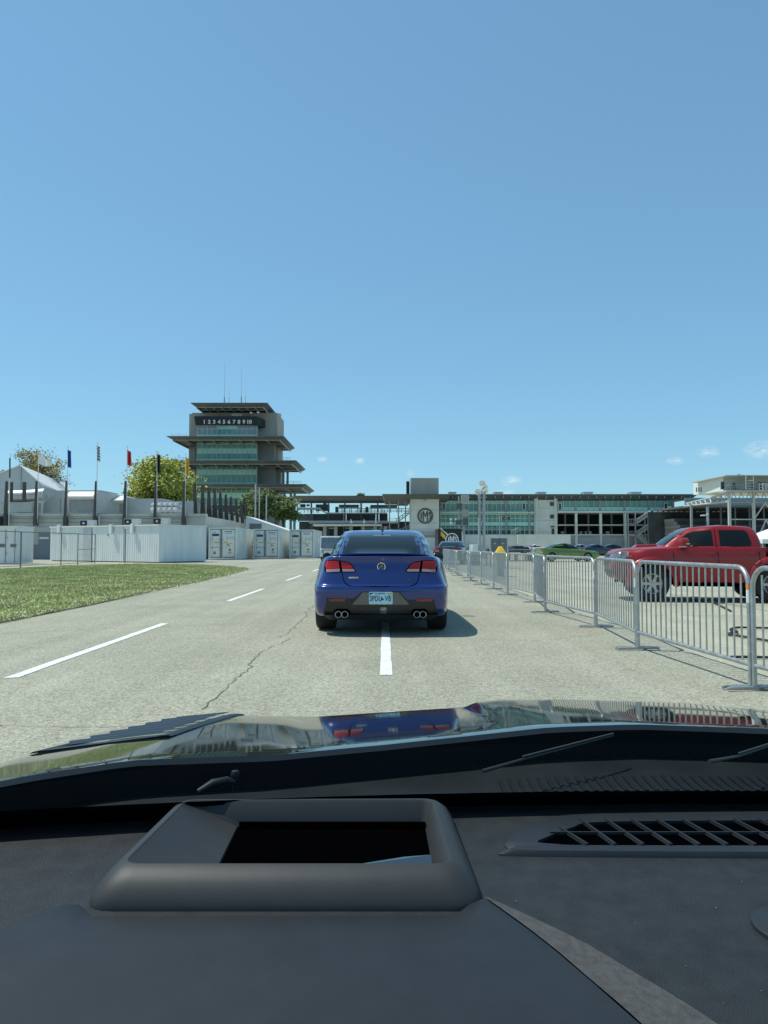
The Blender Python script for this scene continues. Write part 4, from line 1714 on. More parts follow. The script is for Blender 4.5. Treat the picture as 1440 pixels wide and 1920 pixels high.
mat('shed_white', (.74, .76, .74), .65, var=.08, scale=1.2, stretch=(2, 2, .25))
mat('container_white', (.76, .78, .73), .55, var=.09, scale=.8)
mat('container_grey', (.28, .30, .29), .6, var=.1)
mat('container_seal', (.045, .055, .05), .7)
mat('label_yellow', (.72, .45, .05), .5)
mat('label_dark', (.05, .055, .06), .5)
mat('label_orange', (.55, .18, .05), .5)
mat('flag_green', (.015, .09, .045), .8)
mat('flag_white', (.78, .78, .76), .8)
mat('flag_blue', (.02, .07, .30), .8)
mat('flag_red', (.55, .03, .03), .8)
mat('flag_black', (.012, .012, .014), .8)
mat('flag_yellow', (.72, .42, .03), .8)
mat('pole_white', (.70, .71, .70), .4, .2)
mat('wire', (.23, .25, .25), .5, .5)
mat('fence_post', (.16, .18, .18), .5, .5)
mat('bark', (.075, .060, .045), .95, var=.3, scale=6)
mat('cable', (.02, .02, .02), .7)
mat('yellow_plastic', (.78, .47, .02), .45, var=.06)
mat('cabinet_grey', (.15, .17, .185), .5, .2, var=.06)
mat('lamp_white', (.80, .82, .80), .15, .3, var=.05)
for nm, cs in (('autumn', ((.22, .20, .06), (.32, .25, .06), (.34, .17, .05))), ('gold', ((.30, .34, .060), (.46, .45, .085), (.19, .24, .05))),
               ('dark', ((.075, .115, .04), (.13, .18, .055), (.19, .235, .07)))):
    for i, c in enumerate(cs):
        mat('leaf_%s%d' % (nm, i), c, .65, var=.25, scale=.5, spec=.25)


def beam(name, m, parent, pts, r, n=6):
    mb = MB()
    mb.tube(pts, r, n)
    return mb.build(name, m, parent, smooth=True)


# ------------------------------------------------------------------ the pagoda tower
PD = 230.0
pag = thing('pagoda_tower', 'tall grey and green glass tower with wide flat canopies and ten white numerals', 'tower', (XP(423, PD), PD, 0))


def canopy(name, x0, x1, y0, y1, z, th=.55, ribs=7, parent=pag):
    c = MB()
    c.hexa([(x0 + 1.2, y0 + 1.2, z - th), (x1 - 1.2, y0 + 1.2, z - th), (x1 - 1.2, y1, z - th), (x0 + 1.2, y1, z - th)],
           [(x0, y0, z - .18), (x1, y0, z - .18), (x1, y1, z - .18), (x0, y1, z - .18)])
    c.box(x0, x1, y0, y1, z - .178, z)
    o = c.build(name, 'metal_roof', parent)
    for k in range(ribs):
        x = x0 + 1.5 + (x1 - x0 - 3.0) * k / (ribs - 1)
        cube('rib', 'steel_grey', o, x - .14, x + .14, y0 + 1.5, y1 - .2, z - th - .55, z - th - .003)
    for k in range(4):
        y = y0 + 2.0 + (y1 - y0 - 3.0) * k / 3
        cube('purlin', 'soffit', o, x0 + 1.6, x1 - 1.6, y - .1, y + .1, z - th - .30, z - th - .004)
    return o


def rail(parent, x0, x1, y, z, step=2.2, h=1.0):
    mb = MB()
    mb.tube([(x0, y, z + h), (x1, y, z + h)], .05, 5)
    mb.tube([(x0, y, z + h * .5), (x1, y, z + h * .5)], .035, 5)
    k = x0
    while k <= x1 + .01:
        mb.tube([(k, y, z), (k, y, z + h)], .04, 5)
        k += step
    return mb.build('railing', 'steel_grey', parent)


zt = lambda py, Y=PD: ZP(py, Y)
xt = lambda px, Y=PD: XP(px, Y)
core = MB()
core.box(xt(366), xt(480), PD + .6, PD + 18, 0, zt(779))
core.build('core', 'concrete_grey', pag)
wing = MB()
wing.box(XP(352, 240), xt(366) - .003, 240, 252, 0, zt(776, 240))
wing.box(xt(480) + .003, XP(520, 240), 240, 252, 0, zt(776, 240))
wing.build('concrete_wing', 'concrete_dark', pag)
for z in (zt(817), zt(842), zt(863), zt(884)):
    cube('joint_line', 'steel_dark', pag, xt(480) + .5, XP(519, 240), 239.95, 239.99, z, z + .12)
side = MB()
side.box(xt(480) + .004, XP(519, 240) - .1, PD + 4, 239.9, 0, zt(817))
side.build('side_wall', 'concrete_grey', pag)
top = MB()
top.box(XP(357, 234), XP(518, 234), 234, 250, zt(817), zt(774, 234))
top.build('top_storey', 'concrete_dark', pag)
cyl = MB()
cyl.lathe([(1.2, zt(817)), (1.2, zt(776, 245))], 'Z', 16, (XP(519, 245), 245, 0))
cyl.build('side_duct', 'steel_pale', pag, smooth=True)
# glazed front: rows of panes
cols_ = 12
gx0, gx1 = xt(367), xt(480)
rows = [(798.5, 803.5, 'glass_grey'), (804.5, 814.5, 'glass_grey'), (823, 832.5, 'glass_green_light'), (833.5, 841, 'glass_green'), (841.6, 849.4, 'spandrel_green'), (850.2, 860, 'glass_green'),
        (868.5, 880.5, 'glass_green'), (881.2, 889.4, 'spandrel_green'), (890.2, 904, 'glass_green'), (912, 924, 'glass_green'), (924.6, 933, 'spandrel_green'), (933.6, 946, 'glass_green'), (947, 960, 'glass_dark'), (961, 985, 'glass_dark')]
for r_, (ya, yb, m) in enumerate(rows):
    z1, z0 = zt(ya), zt(yb)
    for c in range(cols_):
        x0 = gx0 + (gx1 - gx0) * c / cols_ + .10
        x1 = gx0 + (gx1 - gx0) * (c + 1) / cols_ - .10
        mm = m
        if r_ < 2 and 4 <= c <= 7:
            mm = 'glass_green_light' if r_ == 0 else 'glass_green'
        cube('pane', mm, pag, x0, x1, PD + .30, PD + .45, z0, z1)
for c in range(cols_ + 1):
    x = gx0 + (gx1 - gx0) * c / cols_
    cube('mullion', 'mullion', pag, x - .07, x + .07, PD + .22, PD + .58, zt(985), zt(797))
for ya in (798, 804, 815, 822.5, 833, 841.3, 849.8, 861, 867.5, 880.8, 889.8, 905, 911, 924.3, 933.3, 946.5, 960.5):
    cube('transom', 'mullion', pag, gx0, gx1, PD + .23, PD + .57, zt(ya) - .07, zt(ya) + .07)
for ya in (861.5, 866, 905.5, 909.5, 816, 820):
    cube('slab_edge', 'spandrel_green', pag, gx0 - .2, gx1 + .2, PD + .12, PD + .56, zt(ya) - .25, zt(ya) + .18)
# number board
nb = MB()
bx0, bx1 = xt(362), xt(481)
nb.hexa([(bx0 + .5, PD - .6, zt(797.5)), (bx1, PD - .6, zt(797.5)), (bx1 + 1.9, PD + 3, zt(800)), (bx0 + .5, PD + 3, zt(797.5))],
        [(bx0, PD - .6, zt(781)), (bx1, PD - .6, zt(781)), (bx1 + 1.9, PD + 3, zt(785)), (bx0, PD + 3, zt(781))])
nbo = nb.build('number_board', 'sign_black', pag)
for k, s in enumerate(('1', '2', '3', '4', '5', '6', '7', '8', '9', '10')):
    px = 380.5 + k * 9.35
    letters(s, 1.62, 'sign_white', nbo, XP(px + (.6 if k == 9 else 0), PD - .64), PD - .64, zt(792), ext=.03, bold=.075, name='numeral', sx=1.0)
cube('banner', 'tent_white', pag, xt(427), xt(447), 233.6, 233.95, ZP(780.5, 233.6), ZP(775.5, 233.6))
# canopies
c1 = canopy('roof_canopy', -58.7, -35.4, 225, 242, ZP(755, 225), .9, 9)
for x in (-56, -49, -43, -38):
    cube('roof_post', 'steel_dark', pag, x - .25, x + .25, 236, 236.5, zt(776, 236), ZP(755, 225) - .9)
c2 = canopy('canopy', -65.0, -29.9, 222, 249, ZP(817.5, 222), .8, 9)
c3 = canopy('canopy', -66.0, -26.2, 222, 248, ZP(863, 222), .8, 9)
c4 = canopy('canopy', -66.0, -23.3, 222, 249, ZP(907.5, 222), .8, 9)
for c_o, x0, x1, zz in ((c2, -64, -59.5, ZP(817.5, 222)), (c3, -65, -60, ZP(863, 222)), (c3, -38, -28, ZP(863, 222)), (c4, -36, -25, ZP(907.5, 222)), (c2, -39, -36, ZP(817.5, 222))):
    rail(c_o, x0, x1, 224, zz)
for px in (517, 524, 531, 539):
    x = XP(px, 240)
    cube('column', 'steel_grey', pag, x - .35, x + .35, 239, 239.7, ZP(907.5, 222), ZP(863, 222) - 1.4)
for px in (512, 522, 534, 546, 553):
    x = XP(px, 240)
    cube('column', 'steel_grey', pag, x - .38, x + .38, 238, 238.76, 0, ZP(907.5, 222) - 1.4)
for px in (518,):
    cube('column', 'steel_grey', pag, XP(px, 240) - .3, XP(px, 240) + .3, 238.2, 238.8, ZP(863, 222), ZP(817.5, 222) - 1.4)
cube('column', 'steel_grey', pag, -61.2, -60.6, 238.2, 238.8, ZP(863, 222), ZP(817.5, 222) - 1.4)
for px, y0, y1, r_ in ((418, 755, 680, .065), (450, 755, 686, .06), (427, 755, 726, .03), (458, 755, 714, .03)):
    x = XP(px, 232)
    mb = MB()
    mb.tube([(x, 232, ZP(757, 232)), (x, 232, ZP(744, 232))], .2 if r_ > .05 else .08, 8)
    mb.tube([(x, 232, ZP(744, 232)), (x, 232, ZP(y1, 232))], [r_, r_ * .5], 6)
    mb.build('aerial', 'steel_pale', pag, smooth=True)
for px, py in ((471, 774), (484, 773)):
    mb = MB()
    mb.lathe([(.0001, -.3), (.35, -.2), (.42, .1), (.0001, .3)], 'Z', 10, tuple(P(px, py, 229)))
    mb.build('floodlight', 'lamp_white', pag, smooth=True)

# ------------------------------------------------------------------ pit building (right of the logo tower)
D1 = 190.0
pit = thing('pit_building', 'long concrete and green glass suite building with a flat dark roof beyond parked cars', 'building', (XP(1050, D1), D1, 0))
X = lambda px: XP(px, D1)
Z = lambda py: ZP(py, D1)
roof = MB()
roof.hexa([(X(826), D1 + .2, Z(937)), (X(1296), D1 + .2, Z(937)), (X(1296), D1 + 30, Z(937)), (X(826), D1 + 30, Z(937))],
          [(X(822), D1 - 2.2, Z(929.5)), (X(1302), D1 - 2.2, Z(929.5)), (X(1302), D1 + 30, Z(929.5)), (X(822), D1 + 30, Z(929.5))])
roof.box(X(822), X(1302), D1 - 2.2, D1 + 30, Z(929.5) + .003, Z(927.5))
rf = roof.build('roof', 'metal_roof', pit)
for k in range(30):
    px = 832 + k * 15.8
    cube('rafter', 'steel_grey', rf, X(px) - .09, X(px) + .09, D1 - 1.9, D1 + .3, Z(935), Z(930.5))
mass = MB()
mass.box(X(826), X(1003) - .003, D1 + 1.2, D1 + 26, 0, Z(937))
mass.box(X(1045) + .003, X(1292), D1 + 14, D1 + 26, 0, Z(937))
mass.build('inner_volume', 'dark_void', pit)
tw = MB()
tw.box(X(1002), X(1045), D1 - .4, D1 + 14, 0, Z(931))
st_ = tw.build('stair_tower', 'concrete', pit)
for ya, yb, xa, xb in ((941, 949.5, 1030.5, 1039), (964.5, 973, 1030.5, 1039), (985.5, 989.5, 1031.5, 1040), (990.5, 1002.5, 1033, 1039.5)):
    w_ = cube('window', 'steel_pale', st_, X(xa), X(xb), D1 - .50, D1 - .404, Z(yb), Z(ya))
    cube('pane', 'glass_dark', st_, X(xa) + .12, X(xb) - .12, D1 - .56, D1 - .504, Z(yb) + .12, Z(ya) - .12)
for py in (953, 976, 998):
    cube('joint_line', 'concrete_dark', st_, X(1002) - .01, X(1045) + .01, D1 - .43, D1 - .405, Z(py), Z(py) + .08)
for px in (1006, 1041):
    cube('pilaster', 'concrete', st_, X(px) - .25, X(px) + .25, D1 - .62, D1 - .403, Z(1003), Z(932))
cube('stair_glazing', 'glass_dark', st_, X(1009), X(1039), D1 - .48, D1 - .404, Z(937.5), Z(932.5))
# left glazed half
bands = [(938.5, 944, 'glass_green_light'), (944.6, 957, 'glass_green'), (966, 978.5, 'glass_green'), (987, 993.5, 'glass_green'), (994, 1001, 'glass_dark')]
px = 827.0
i = 0
edges = [827 + k * 8.75 for k in range(21)]
for (ya, yb, m) in bands:
    for k in range(20):
        cube('pane', m, pit, X(edges[k]) + .10, X(edges[k + 1]) - .10, D1 + .35, D1 + .5, Z(yb), Z(ya))
for k in range(21):
    fat = k % 5 == 4
    w_ = .28 if fat else .07
    cube('column' if fat else 'mullion', 'mullion' if not fat else 'steel_grey', pit, X(edges[k]) - w_, X(edges[k]) + w_, D1 + (.05 if fat else .2), D1 + .9, Z(1003), Z(938))
for ya, yb in ((957.5, 960.5), (979, 985.8), (1001.5, 1003.5), (962.5, 965.2)):
    cube('spandrel', 'spandrel_green', pit, X(826), X(1002) - .01, D1 + .15, D1 + 1.1, Z(yb), Z(ya))
for ya in (944.3, 972, 993.7):
    cube('transom', 'mullion', pit, X(827), X(1002) - .02, D1 + .22, D1 + .6, Z(ya) - .06, Z(ya) + .06)
cube('floor_slab', 'concrete', pit, X(825), X(1002) - .02, D1 - .9, D1 + 1.0, Z(962.3), Z(960.6))
for px in (833, 983):
    f_ = cube('door', 'sign_white', pit, X(px - 3.5), X(px + 3.5), D1 + .1, D1 + .28, Z(957), Z(942.5))
    cube('door_pane', 'glass_dark', pit, X(px - 2.1), X(px + 2.1), D1 + .02, D1 + .097, Z(955.5), Z(944))
rail(pit, X(826), X(1000), D1 - .8, Z(960.5), 1.9, .95)
# right half: glazed gallery above open dark bays
re = [1046 + k * 11.5 for k in range(20)]
for (ya, yb, m) in ((938.5, 950, 'glass_green'), (950.6, 957.5, 'spandrel_green')):
    for k in range(19):
        cube('pane', m, pit, X(re[k]) + .08, X(re[k + 1]) - .08, D1 + .35, D1 + .5, Z(yb), Z(ya))
for k in range(20):
    fat = k % 4 == 3
    w_ = .26 if fat else .06
    cube('mullion', 'steel_grey' if fat else 'mullion', pit, X(re[k]) - w_, X(re[k]) + w_, D1 + .2, D1 + .9, Z(958), Z(938))
for px in (1051, 1250):
    cube('door', 'sign_white', pit, X(px - 3.5), X(px + 3.5), D1 + .1, D1 + .28, Z(957), Z(942.5))
    cube('door_pane', 'glass_dark', pit, X(px - 2.1), X(px + 2.1), D1 + .02, D1 + .097, Z(955.5), Z(944))
cube('floor_slab', 'concrete', pit, X(1045) + .01, X(1292), D1 - .6, D1 + 14, Z(961.5), Z(958.2))
cube('floor_slab', 'concrete', pit, X(1045) + .01, X(1292), D1 + .0, D1 + 13.9, Z(985), Z(983.5))
cube('floor_slab', 'concrete', pit, X(1045) + .01, X(1292), D1 - .2, D1 + 13.9, Z(1003.8), Z(1001.8))
for px in (1081, 1127, 1173, 1218, 1264, 1267):
    cube('column', 'concrete', pit, X(px) - .3, X(px) + .3, D1 - .1, D1 + .5, 0, Z(961.5))
for px in (1071, 1116, 1161, 1206, 1240):
    cube('column', 'steel_grey', pit, X(px) - .2, X(px) + .2, D1 + 6, D1 + 6.4, 0, Z(961.5))
for px, w_ in ((1055, 5), (1090, 4), (1107, 5), (1100, 3), (1140, 6)):
    cube('crate', 'concrete_grey', pit, X(px), X(px + w_), D1 + 1.2, D1 + 2.4, Z(1001.8), Z(996))
wallb = MB()
wallb.box(X(826), X(968), D1 - 3, D1 - 2.5, 0, Z(1003))
wallb.box(X(955) + .003, X(1048), D1 - 12, D1 - 11.6, 0, Z(1003.5))
wallb.build('base_wall', 'concrete', pit)
cube('base_wall', 'concrete_grey', pit, X(1048), X(1292), D1 - .02, D1 + .30, 0, Z(1003.9))
for px in (1085, 1131, 1177, 1222):
    cube('garage_door', 'steel_grey', pit, X(px), X(px + 40), D1 - .10, D1 - .023, .1, Z(1008))
# roof plant
for px, w_ in ((844, 13), (931, 15), (1012, 16), (1100, 17), (1190, 19)):
    u = cube('roof_unit', 'hvac_white', pit, X(px), X(px + w_), D1 + 2, D1 + 5, Z(927.4), Z(922.3))
    cube('unit_cap', 'steel_pale', pit, X(px) - .15, X(px + w_) + .15, D1 + 1.85, D1 + 5.1, Z(922.25), Z(921.3))
# outside stair
def stair(parent, x0, x1, z0, z1, y, w=1.2, m='steel_pale', r_=.07):
    mb = MB()
    n = 9
    for s in (0, w):
        mb.tube([(x0, y + s, z0), (x1, y + s, z1)], r_ * 1.6, 5)
        mb.tube([(x0, y + s, z0 + 1.0), (x1, y + s, z1 + 1.0)], r_, 5)
        mb.tube([(x0, y + s, z0 + .5), (x1, y + s, z1 + .5)], r_ * .7, 5)
        for k in range(5):
            t = k / 4
            mb.tube([(x0 + (x1 - x0) * t, y + s, z0 + (z1 - z0) * t), (x0 + (x1 - x0) * t, y + s, z0 + (z1 - z0) * t + 1.0)], r_, 5)
    for k in range(n):
        t = (k + .5) / n
        mb.box(x0 + (x1 - x0) * t - .14, x0 + (x1 - x0) * t + .14, y + .05, y + w - .05, z0 + (z1 - z0) * t - .03, z0 + (z1 - z0) * t + .03)
    return mb.build('stair_flight', m, parent)


DS = D1 - 4
XS, ZS = lambda px: XP(px, DS), lambda py: ZP(py, DS)
for xa, xb, ya, yb in ((1196, 1222, 981, 964), (1196, 1222, 1004, 987), (1213, 1196, 1021, 1005)):
    stair(pit, XS(xa), XS(xb), ZS(ya), ZS(yb), DS)
for xa, xb, py in ((1180, 1197, 981), (1180, 1197, 1004), (1220, 1230, 964), (1220, 1230, 987)):
    cube('stair_landing', 'steel_grey', pit, XS(xa), XS(xb), DS, DS + 1.4, ZS(py) - .15, ZS(py))
    rail(pit, XS(xa), XS(xb), DS, ZS(py), .6, 1.0)
for px in (1182, 1196, 1214, 1229):
    cube('stair_post', 'steel_pale', pit, XS(px) - .12, XS(px) + .12, DS + 1.45, DS + 1.7, 0, ZS(960))
stair(pit, X(955), X(968), Z(1003), Z(997), D1 - 3.5, 1.0, 'steel_pale', .05)

# ------------------------------------------------------------------ logo tower
D2 = 184.0
lt = thing('logo_tower', 'square pale concrete tower with a round dark IMS emblem above the blue sedan', 'tower', (XP(797, D2), D2, 0))
X2, Z2 = lambda px: XP(px, D2), lambda py: ZP(py, D2)
b_ = MB()
b_.box(X2(770), X2(823.5), D2, D2 + 9, 0, Z2(935))
b_.build('tower_shaft', 'concrete', lt)
b_ = MB()
b_.box(X2(771), X2(823), D2 + .3, D2 + 8.5, Z2(928), Z2(896))
b_.build('upper_block', 'concrete_dark', lt)
b_ = MB()
b_.box(X2(762.5), X2(768.5), D2 + 2, D2 + 2.8, Z2(928), Z2(901))
b_.build('side_panel', 'sign_black', lt)
cube('edge_strip', 'sign_white', lt, X2(769), X2(770.3), D2 + .2, D2 + .6, Z2(928), Z2(896.5))
b_ = MB()
b_.hexa([(X2(722), D2 - 1.0, Z2(935.5)), (X2(842), D2 - 1.0, Z2(935.5)), (X2(842), D2 + 12, Z2(941)), (X2(722), D2 + 12, Z2(941))],
        [(X2(717), D2 - 4, Z2(928.3)), (X2(843), D2 - 4, Z2(928.3)), (X2(843), D2 + 12, Z2(928.3)), (X2(717), D2 + 12, Z2(928.3))])
b_.build('canopy', 'metal_roof', lt)
for py in (956.5, 981, 992):
    cube('joint_line', 'concrete_dark', lt, X2(770) - .01, X2(823.5) + .01, D2 - .03, D2 - .003, Z2(py), Z2(py) + .06)
cube('bracket', 'steel_grey', lt, X2(796), X2(799), D2 - 1.2, D2 - .004, Z2(939), Z2(935.6))
# round emblem
er = (X2(812.5) - X2(782.5)) / 2
ec = (X2(797.5), D2 - .06, Z2(967.2))
e_ = MB()
e_.lathe([(er, .05), (er, -.06), (er * .955, -.06), (er * .955, .0)], 'Y', 48, ec)
e_.lathe([(er * .85, .0), (er * .85, -.06), (er * .76, -.06), (er * .76, .0)], 'Y', 48, ec)
mat('emblem_dark', (.055, .058, .055), .6)
mat('emblem_grey', (.20, .205, .19), .7)
emb_ = e_.build('emblem_ring', 'emblem_dark', lt)
e_ = MB()
e_.lathe([(er * .955, -.02), (er * .85, -.02)], 'Y', 48, ec)
e_.build('emblem_band', 'emblem_grey', emb_)


def ims(parent, cx, cy, cz, r, m, ext=.04):
    """the three tall letters that fill a circle"""
    def bars(polys, name):
        mb = MB()
        for p in polys:
            mb.prism([(cx + a * r, cy - ext, cz + b * r) for a, b in p], (0, ext * 2, 0))
        return mb.build(name, m, parent)
    bars([[(-.58, -.36), (-.43, -.44), (-.43, .44), (-.58, .36)]], 'letter')
    bars([[(-.33, -.62), (-.19, -.66), (-.19, .62), (-.33, .58)], [(.19, -.66), (.33, -.62), (.33, .58), (.19, .62)],
          [(-.19, .62), (-.19, .30), (-.02, -.20), (.02, -.20), (.19, .30), (.19, .62), (0, .08)]], 'letter')
    bars([[(.42, .40), (.48, .47), (.68, .36), (.72, .28), (.64, .16), (.60, .26), (.53, .32)],
          [(.42, .40), (.53, .32), (.52, .14), (.66, .02), (.72, -.10), (.58, -.06), (.43, .06)],
          [(.58, -.06), (.72, -.10), (.72, -.26), (.62, -.36), (.50, -.46), (.42, -.44), (.42, -.34), (.52, -.32), (.60, -.24)]], 'letter')


ims(emb_, ec[0], D2 - .06, ec[2], er, 'emblem_dark')
cube('slogan_board', 'sign_white', lt, X2(768), X2(819.5), D2 - .9, D2 - .7, Z2(1001.8), Z2(997.6))
sl = link('lettering', text_mesh('THE RACING CAPITAL OF THE WORLD', .55, .02, 'emblem_dark', bold=.01), lt)
sl.location = (X2(794), D2 - .93, Z2(999.7))
sl.scale = (.62, 1, 1)
cube('base_wall', 'concrete', lt, X2(768), X2(823), D2 - 1.6, D2 - 1.2, 0, Z2(1008))
cube('base_wall', 'concrete_dark', lt, X2(768.5), X2(822.5), D2 - .69, D2 - .3, 0, Z2(1002))
# open stair left of the tower
for xa, xb, ya, yb in ((744, 766, 980, 964), (746, 768, 1002, 992)):
    stair(lt, X2(xa), X2(xb), Z2(ya), Z2(yb), D2 + 1, 1.2, 'steel_grey', .08)
for px in (730.5, 747.5, 761):
    cube('stair_post', 'steel_grey', lt, X2(px) - .14, X2(px) + .14, D2 + 2.6, D2 + 2.9, 0, Z2(936))
for py, xa, xb in ((979, 729, 747), (961, 760, 770), (1000, 729, 748)):
    cube('stair_landing', 'steel_pale', lt, X2(xa), X2(xb), D2 + 1, D2 + 3.5, Z2(py) - .18, Z2(py))
    rail(lt, X2(xa), X2(xb), D2 + 1, Z2(py), .8, 1.0)

# ------------------------------------------------------------------ grandstand left of the logo tower
D3 = 205.0
gs = thing('grandstand', 'dark open grandstand with a flat canopy between the pagoda and the logo tower', 'grandstand', (XP(660, D3), D3, 0))
X3, Z3 = lambda px: XP(px, D3), lambda py: ZP(py, D3)
b_ = MB()
b_.hexa([(X3(556), D3, Z3(938.5)), (X3(720), D3, Z3(938.5)), (X3(720), D3 + 16, Z3(936)), (X3(556), D3 + 16, Z3(936))],
        [(X3(554), D3 - 1.5, Z3(930)), (X3(722), D3 - 1.5, Z3(930)), (X3(722), D3 + 16, Z3(930)), (X3(554), D3 + 16, Z3(930))])
b_.build('canopy', 'metal_roof', gs)
for px in (582, 614, 645.5, 677, 708):
    cube('column', 'steel_dark', gs, X3(px) - .2, X3(px) + .2, D3 + 2, D3 + 2.5, 0, Z3(938.6))
for py, h in ((939.8, .28), (941.3, .2)):
    cube('truss_chord', 'steel_dark', gs, X3(556), X3(770), D3 + 2.1, D3 + 2.4, Z3(py) - h, Z3(py) + h)
# broken row of dark boxes and seats whose gaps show the sky
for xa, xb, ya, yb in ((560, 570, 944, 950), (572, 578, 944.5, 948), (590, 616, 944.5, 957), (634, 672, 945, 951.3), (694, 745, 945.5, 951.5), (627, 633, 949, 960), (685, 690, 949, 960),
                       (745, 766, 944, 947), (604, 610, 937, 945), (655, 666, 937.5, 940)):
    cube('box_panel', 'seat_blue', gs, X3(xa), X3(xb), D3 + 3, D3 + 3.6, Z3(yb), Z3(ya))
random.seed(5)
for px in range(558, 768, 3):
    if 616 < px < 626:
        continue
    h = random.uniform(1.0, 2.6)
    if random.random() < .62:
        cube('seat_back', 'steel_grey', gs, X3(px), X3(px + random.uniform(.7, 1.6)), D3 + 3.1, D3 + 3.4, Z3(960.5), Z3(960.5) + h * .7)
for py in (952.8, 957.2):
    cube('handrail', 'steel_grey', gs, X3(627), X3(770), D3 + 3.0, D3 + 3.1, Z3(py) - .10, Z3(py) + .10)
cube('deck_edge', 'steel_pale', gs, X3(610), X3(726), D3 + .5, D3 + 4, Z3(962.2), Z3(960.6))
cube('deck_edge', 'steel_grey', gs, X3(556), X3(600), D3 + .5, D3 + 4, Z3(954.8), Z3(951.5))
b_ = MB()
b_.hexa([(X3(598), D3 + .4, Z3(955)), (X3(602), D3 + .4, Z3(955)), (X3(602), D3 + 4, Z3(955)), (X3(598), D3 + 4, Z3(955))],
        [(X3(596), D3 + .4, Z3(951.6)), (X3(600), D3 + .4, Z3(951.6)), (X3(600), D3 + 4, Z3(951.6)), (X3(596), D3 + 4, Z3(951.6))])
b_.prism([(X3(598), D3 + .45, Z3(951.5)), (X3(611), D3 + .45, Z3(960.6)), (X3(611), D3 + .45, Z3(963)), (X3(598), D3 + .45, Z3(956))], (0, 3.0, 0))
b_.build('ramp_edge', 'steel_grey', gs)
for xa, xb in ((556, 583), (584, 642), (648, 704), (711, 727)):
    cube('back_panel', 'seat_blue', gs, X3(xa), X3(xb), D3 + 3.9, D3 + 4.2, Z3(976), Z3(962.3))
for px in (582.5, 645, 707.5):
    cube('pier', 'steel_grey', gs, X3(px - 2.3), X3(px + 2.3), D3 + 2.6, D3 + 3.4, 0, Z3(962.4))
cube('ledge', 'steel_grey', gs, X3(580), X3(727), D3 - 1, D3 + 2.5, Z3(981.5), Z3(976.5))
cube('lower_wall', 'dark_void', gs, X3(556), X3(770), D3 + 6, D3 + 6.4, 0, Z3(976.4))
cube('lower_canopy', 'concrete', gs, X3(592), X3(716), D3 - 8, D3 - 1.2, Z3(987.5), Z3(984.3))
for px in (612, 632, 660, 682, 704, 723):
    cube('lower_column', 'steel_grey', gs, X3(px) - .45, X3(px) + .45, D3 - 6, D3 - 5.2, 0, Z3(987.6))
for xa, xb in ((614, 630), (645, 657), (684, 702), (706, 722)):
    cube('lit_board', 'tent_white', gs, X3(xa), X3(xb), D3 + 5.6, D3 + 5.9, Z3(990.5), Z3(988.5))
for px, h in ((659.5, 9), (683, 9), (704, 11)):
    mb = MB()
    a, b = X3(px), X3(px + 4)
    mb.prism([(a, D3 - 7, Z3(984)), (a + .12, D3 - 7, Z3(984)), (a + .12, D3 - 7, Z3(984 - h)), (a, D3 - 7, Z3(984 - h))], (0, .1, 0))
    mb.prism([(a + .13, D3 - 7, Z3(984 - h)), (b - .2, D3 - 7, Z3(984 - h * .35)), (b, D3 - 7, Z3(984 - h * .1)), (a + .13, D3 - 7, Z3(984 - h * .4))], (0, .08, 0))
    mb.build('pennant', 'tent_white', gs)

# ------------------------------------------------------------------ press box on a steel truss at the right
D5 = 112.0
pb_ = thing('press_box', 'white press box raised on a pale steel truss and posts behind the red pickup', 'press box', (XP(1400, D5), D5, 0))
X5, Z5 = lambda px, Y=D5: XP(px, Y), lambda py, Y=D5: ZP(py, Y)
DF = D5 + 12.0
b_ = MB()
b_.hexa([(X5(1358), D5, Z5(920.5)), (X5(1560), D5, Z5(922)), (X5(1560), DF, Z5(922)), (XP(1302, DF), DF, ZP(928, DF))],
        [(X5(1358), D5, Z5(895)), (X5(1560), D5, Z5(895)), (X5(1560), DF, Z5(895)), (XP(1302, DF), DF, ZP(904, DF))])
b_.build('cabin', 'pressbox_white', pb_)
cube('roof_slab', 'steel_pale', pb_, X5(1350), X5(1565), D5 - 2.2, D5 + 10, Z5(895) + .003, Z5(893.3))
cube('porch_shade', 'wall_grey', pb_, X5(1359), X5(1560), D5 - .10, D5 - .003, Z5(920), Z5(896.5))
for xa, xb, ya, yb in ((1352, 1360, 903, 918), (1374, 1381, 905, 919), (1408, 1415, 905, 919), (1424, 1438, 903, 918), (1450, 1465, 903, 918)):
    w_ = cube('window', 'steel_pale', pb_, X5(xa), X5(xb), D5 - .22, D5 - .103, Z5(yb), Z5(ya))
    cube('pane', 'glass_dark', pb_, X5(xa) + .08, X5(xb) - .08, D5 - .27, D5 - .223, Z5(yb) + .08, Z5(ya) - .08)
for t in (.86, .78, .70):
    a = Vector((X5(1358), D5, 0)).lerp(Vector((XP(1302, DF), DF, 0)), t)
    b = Vector((X5(1358), D5, 0)).lerp(Vector((XP(1302, DF), DF, 0)), t + .035)
    mb = MB()
    mb.prism([(a.x - .05, a.y, ZP(922, a.y)), (b.x - .05, b.y, ZP(922, b.y)), (b.x - .05, b.y, ZP(914, b.y)), (a.x - .05, a.y, ZP(914, a.y))], (.08, 0, 0))
    mb.build('side_window', 'glass_dark', pb_)
cube('deck', 'steel_pale', pb_, X5(1350), X5(1560), D5 - 2.4, D5 - .11, Z5(924), Z5(921.5))
rail(pb_, X5(1350), X5(1480), D5 - 2.3, Z5(921.4), 1.2, .75)
mb = MB()
for px in (1386, 1400):
    mb.tube([(X5(px), D5 - 2.5, Z5(920)), (X5(px), D5 - 2.5, Z5(895))], .06, 6)
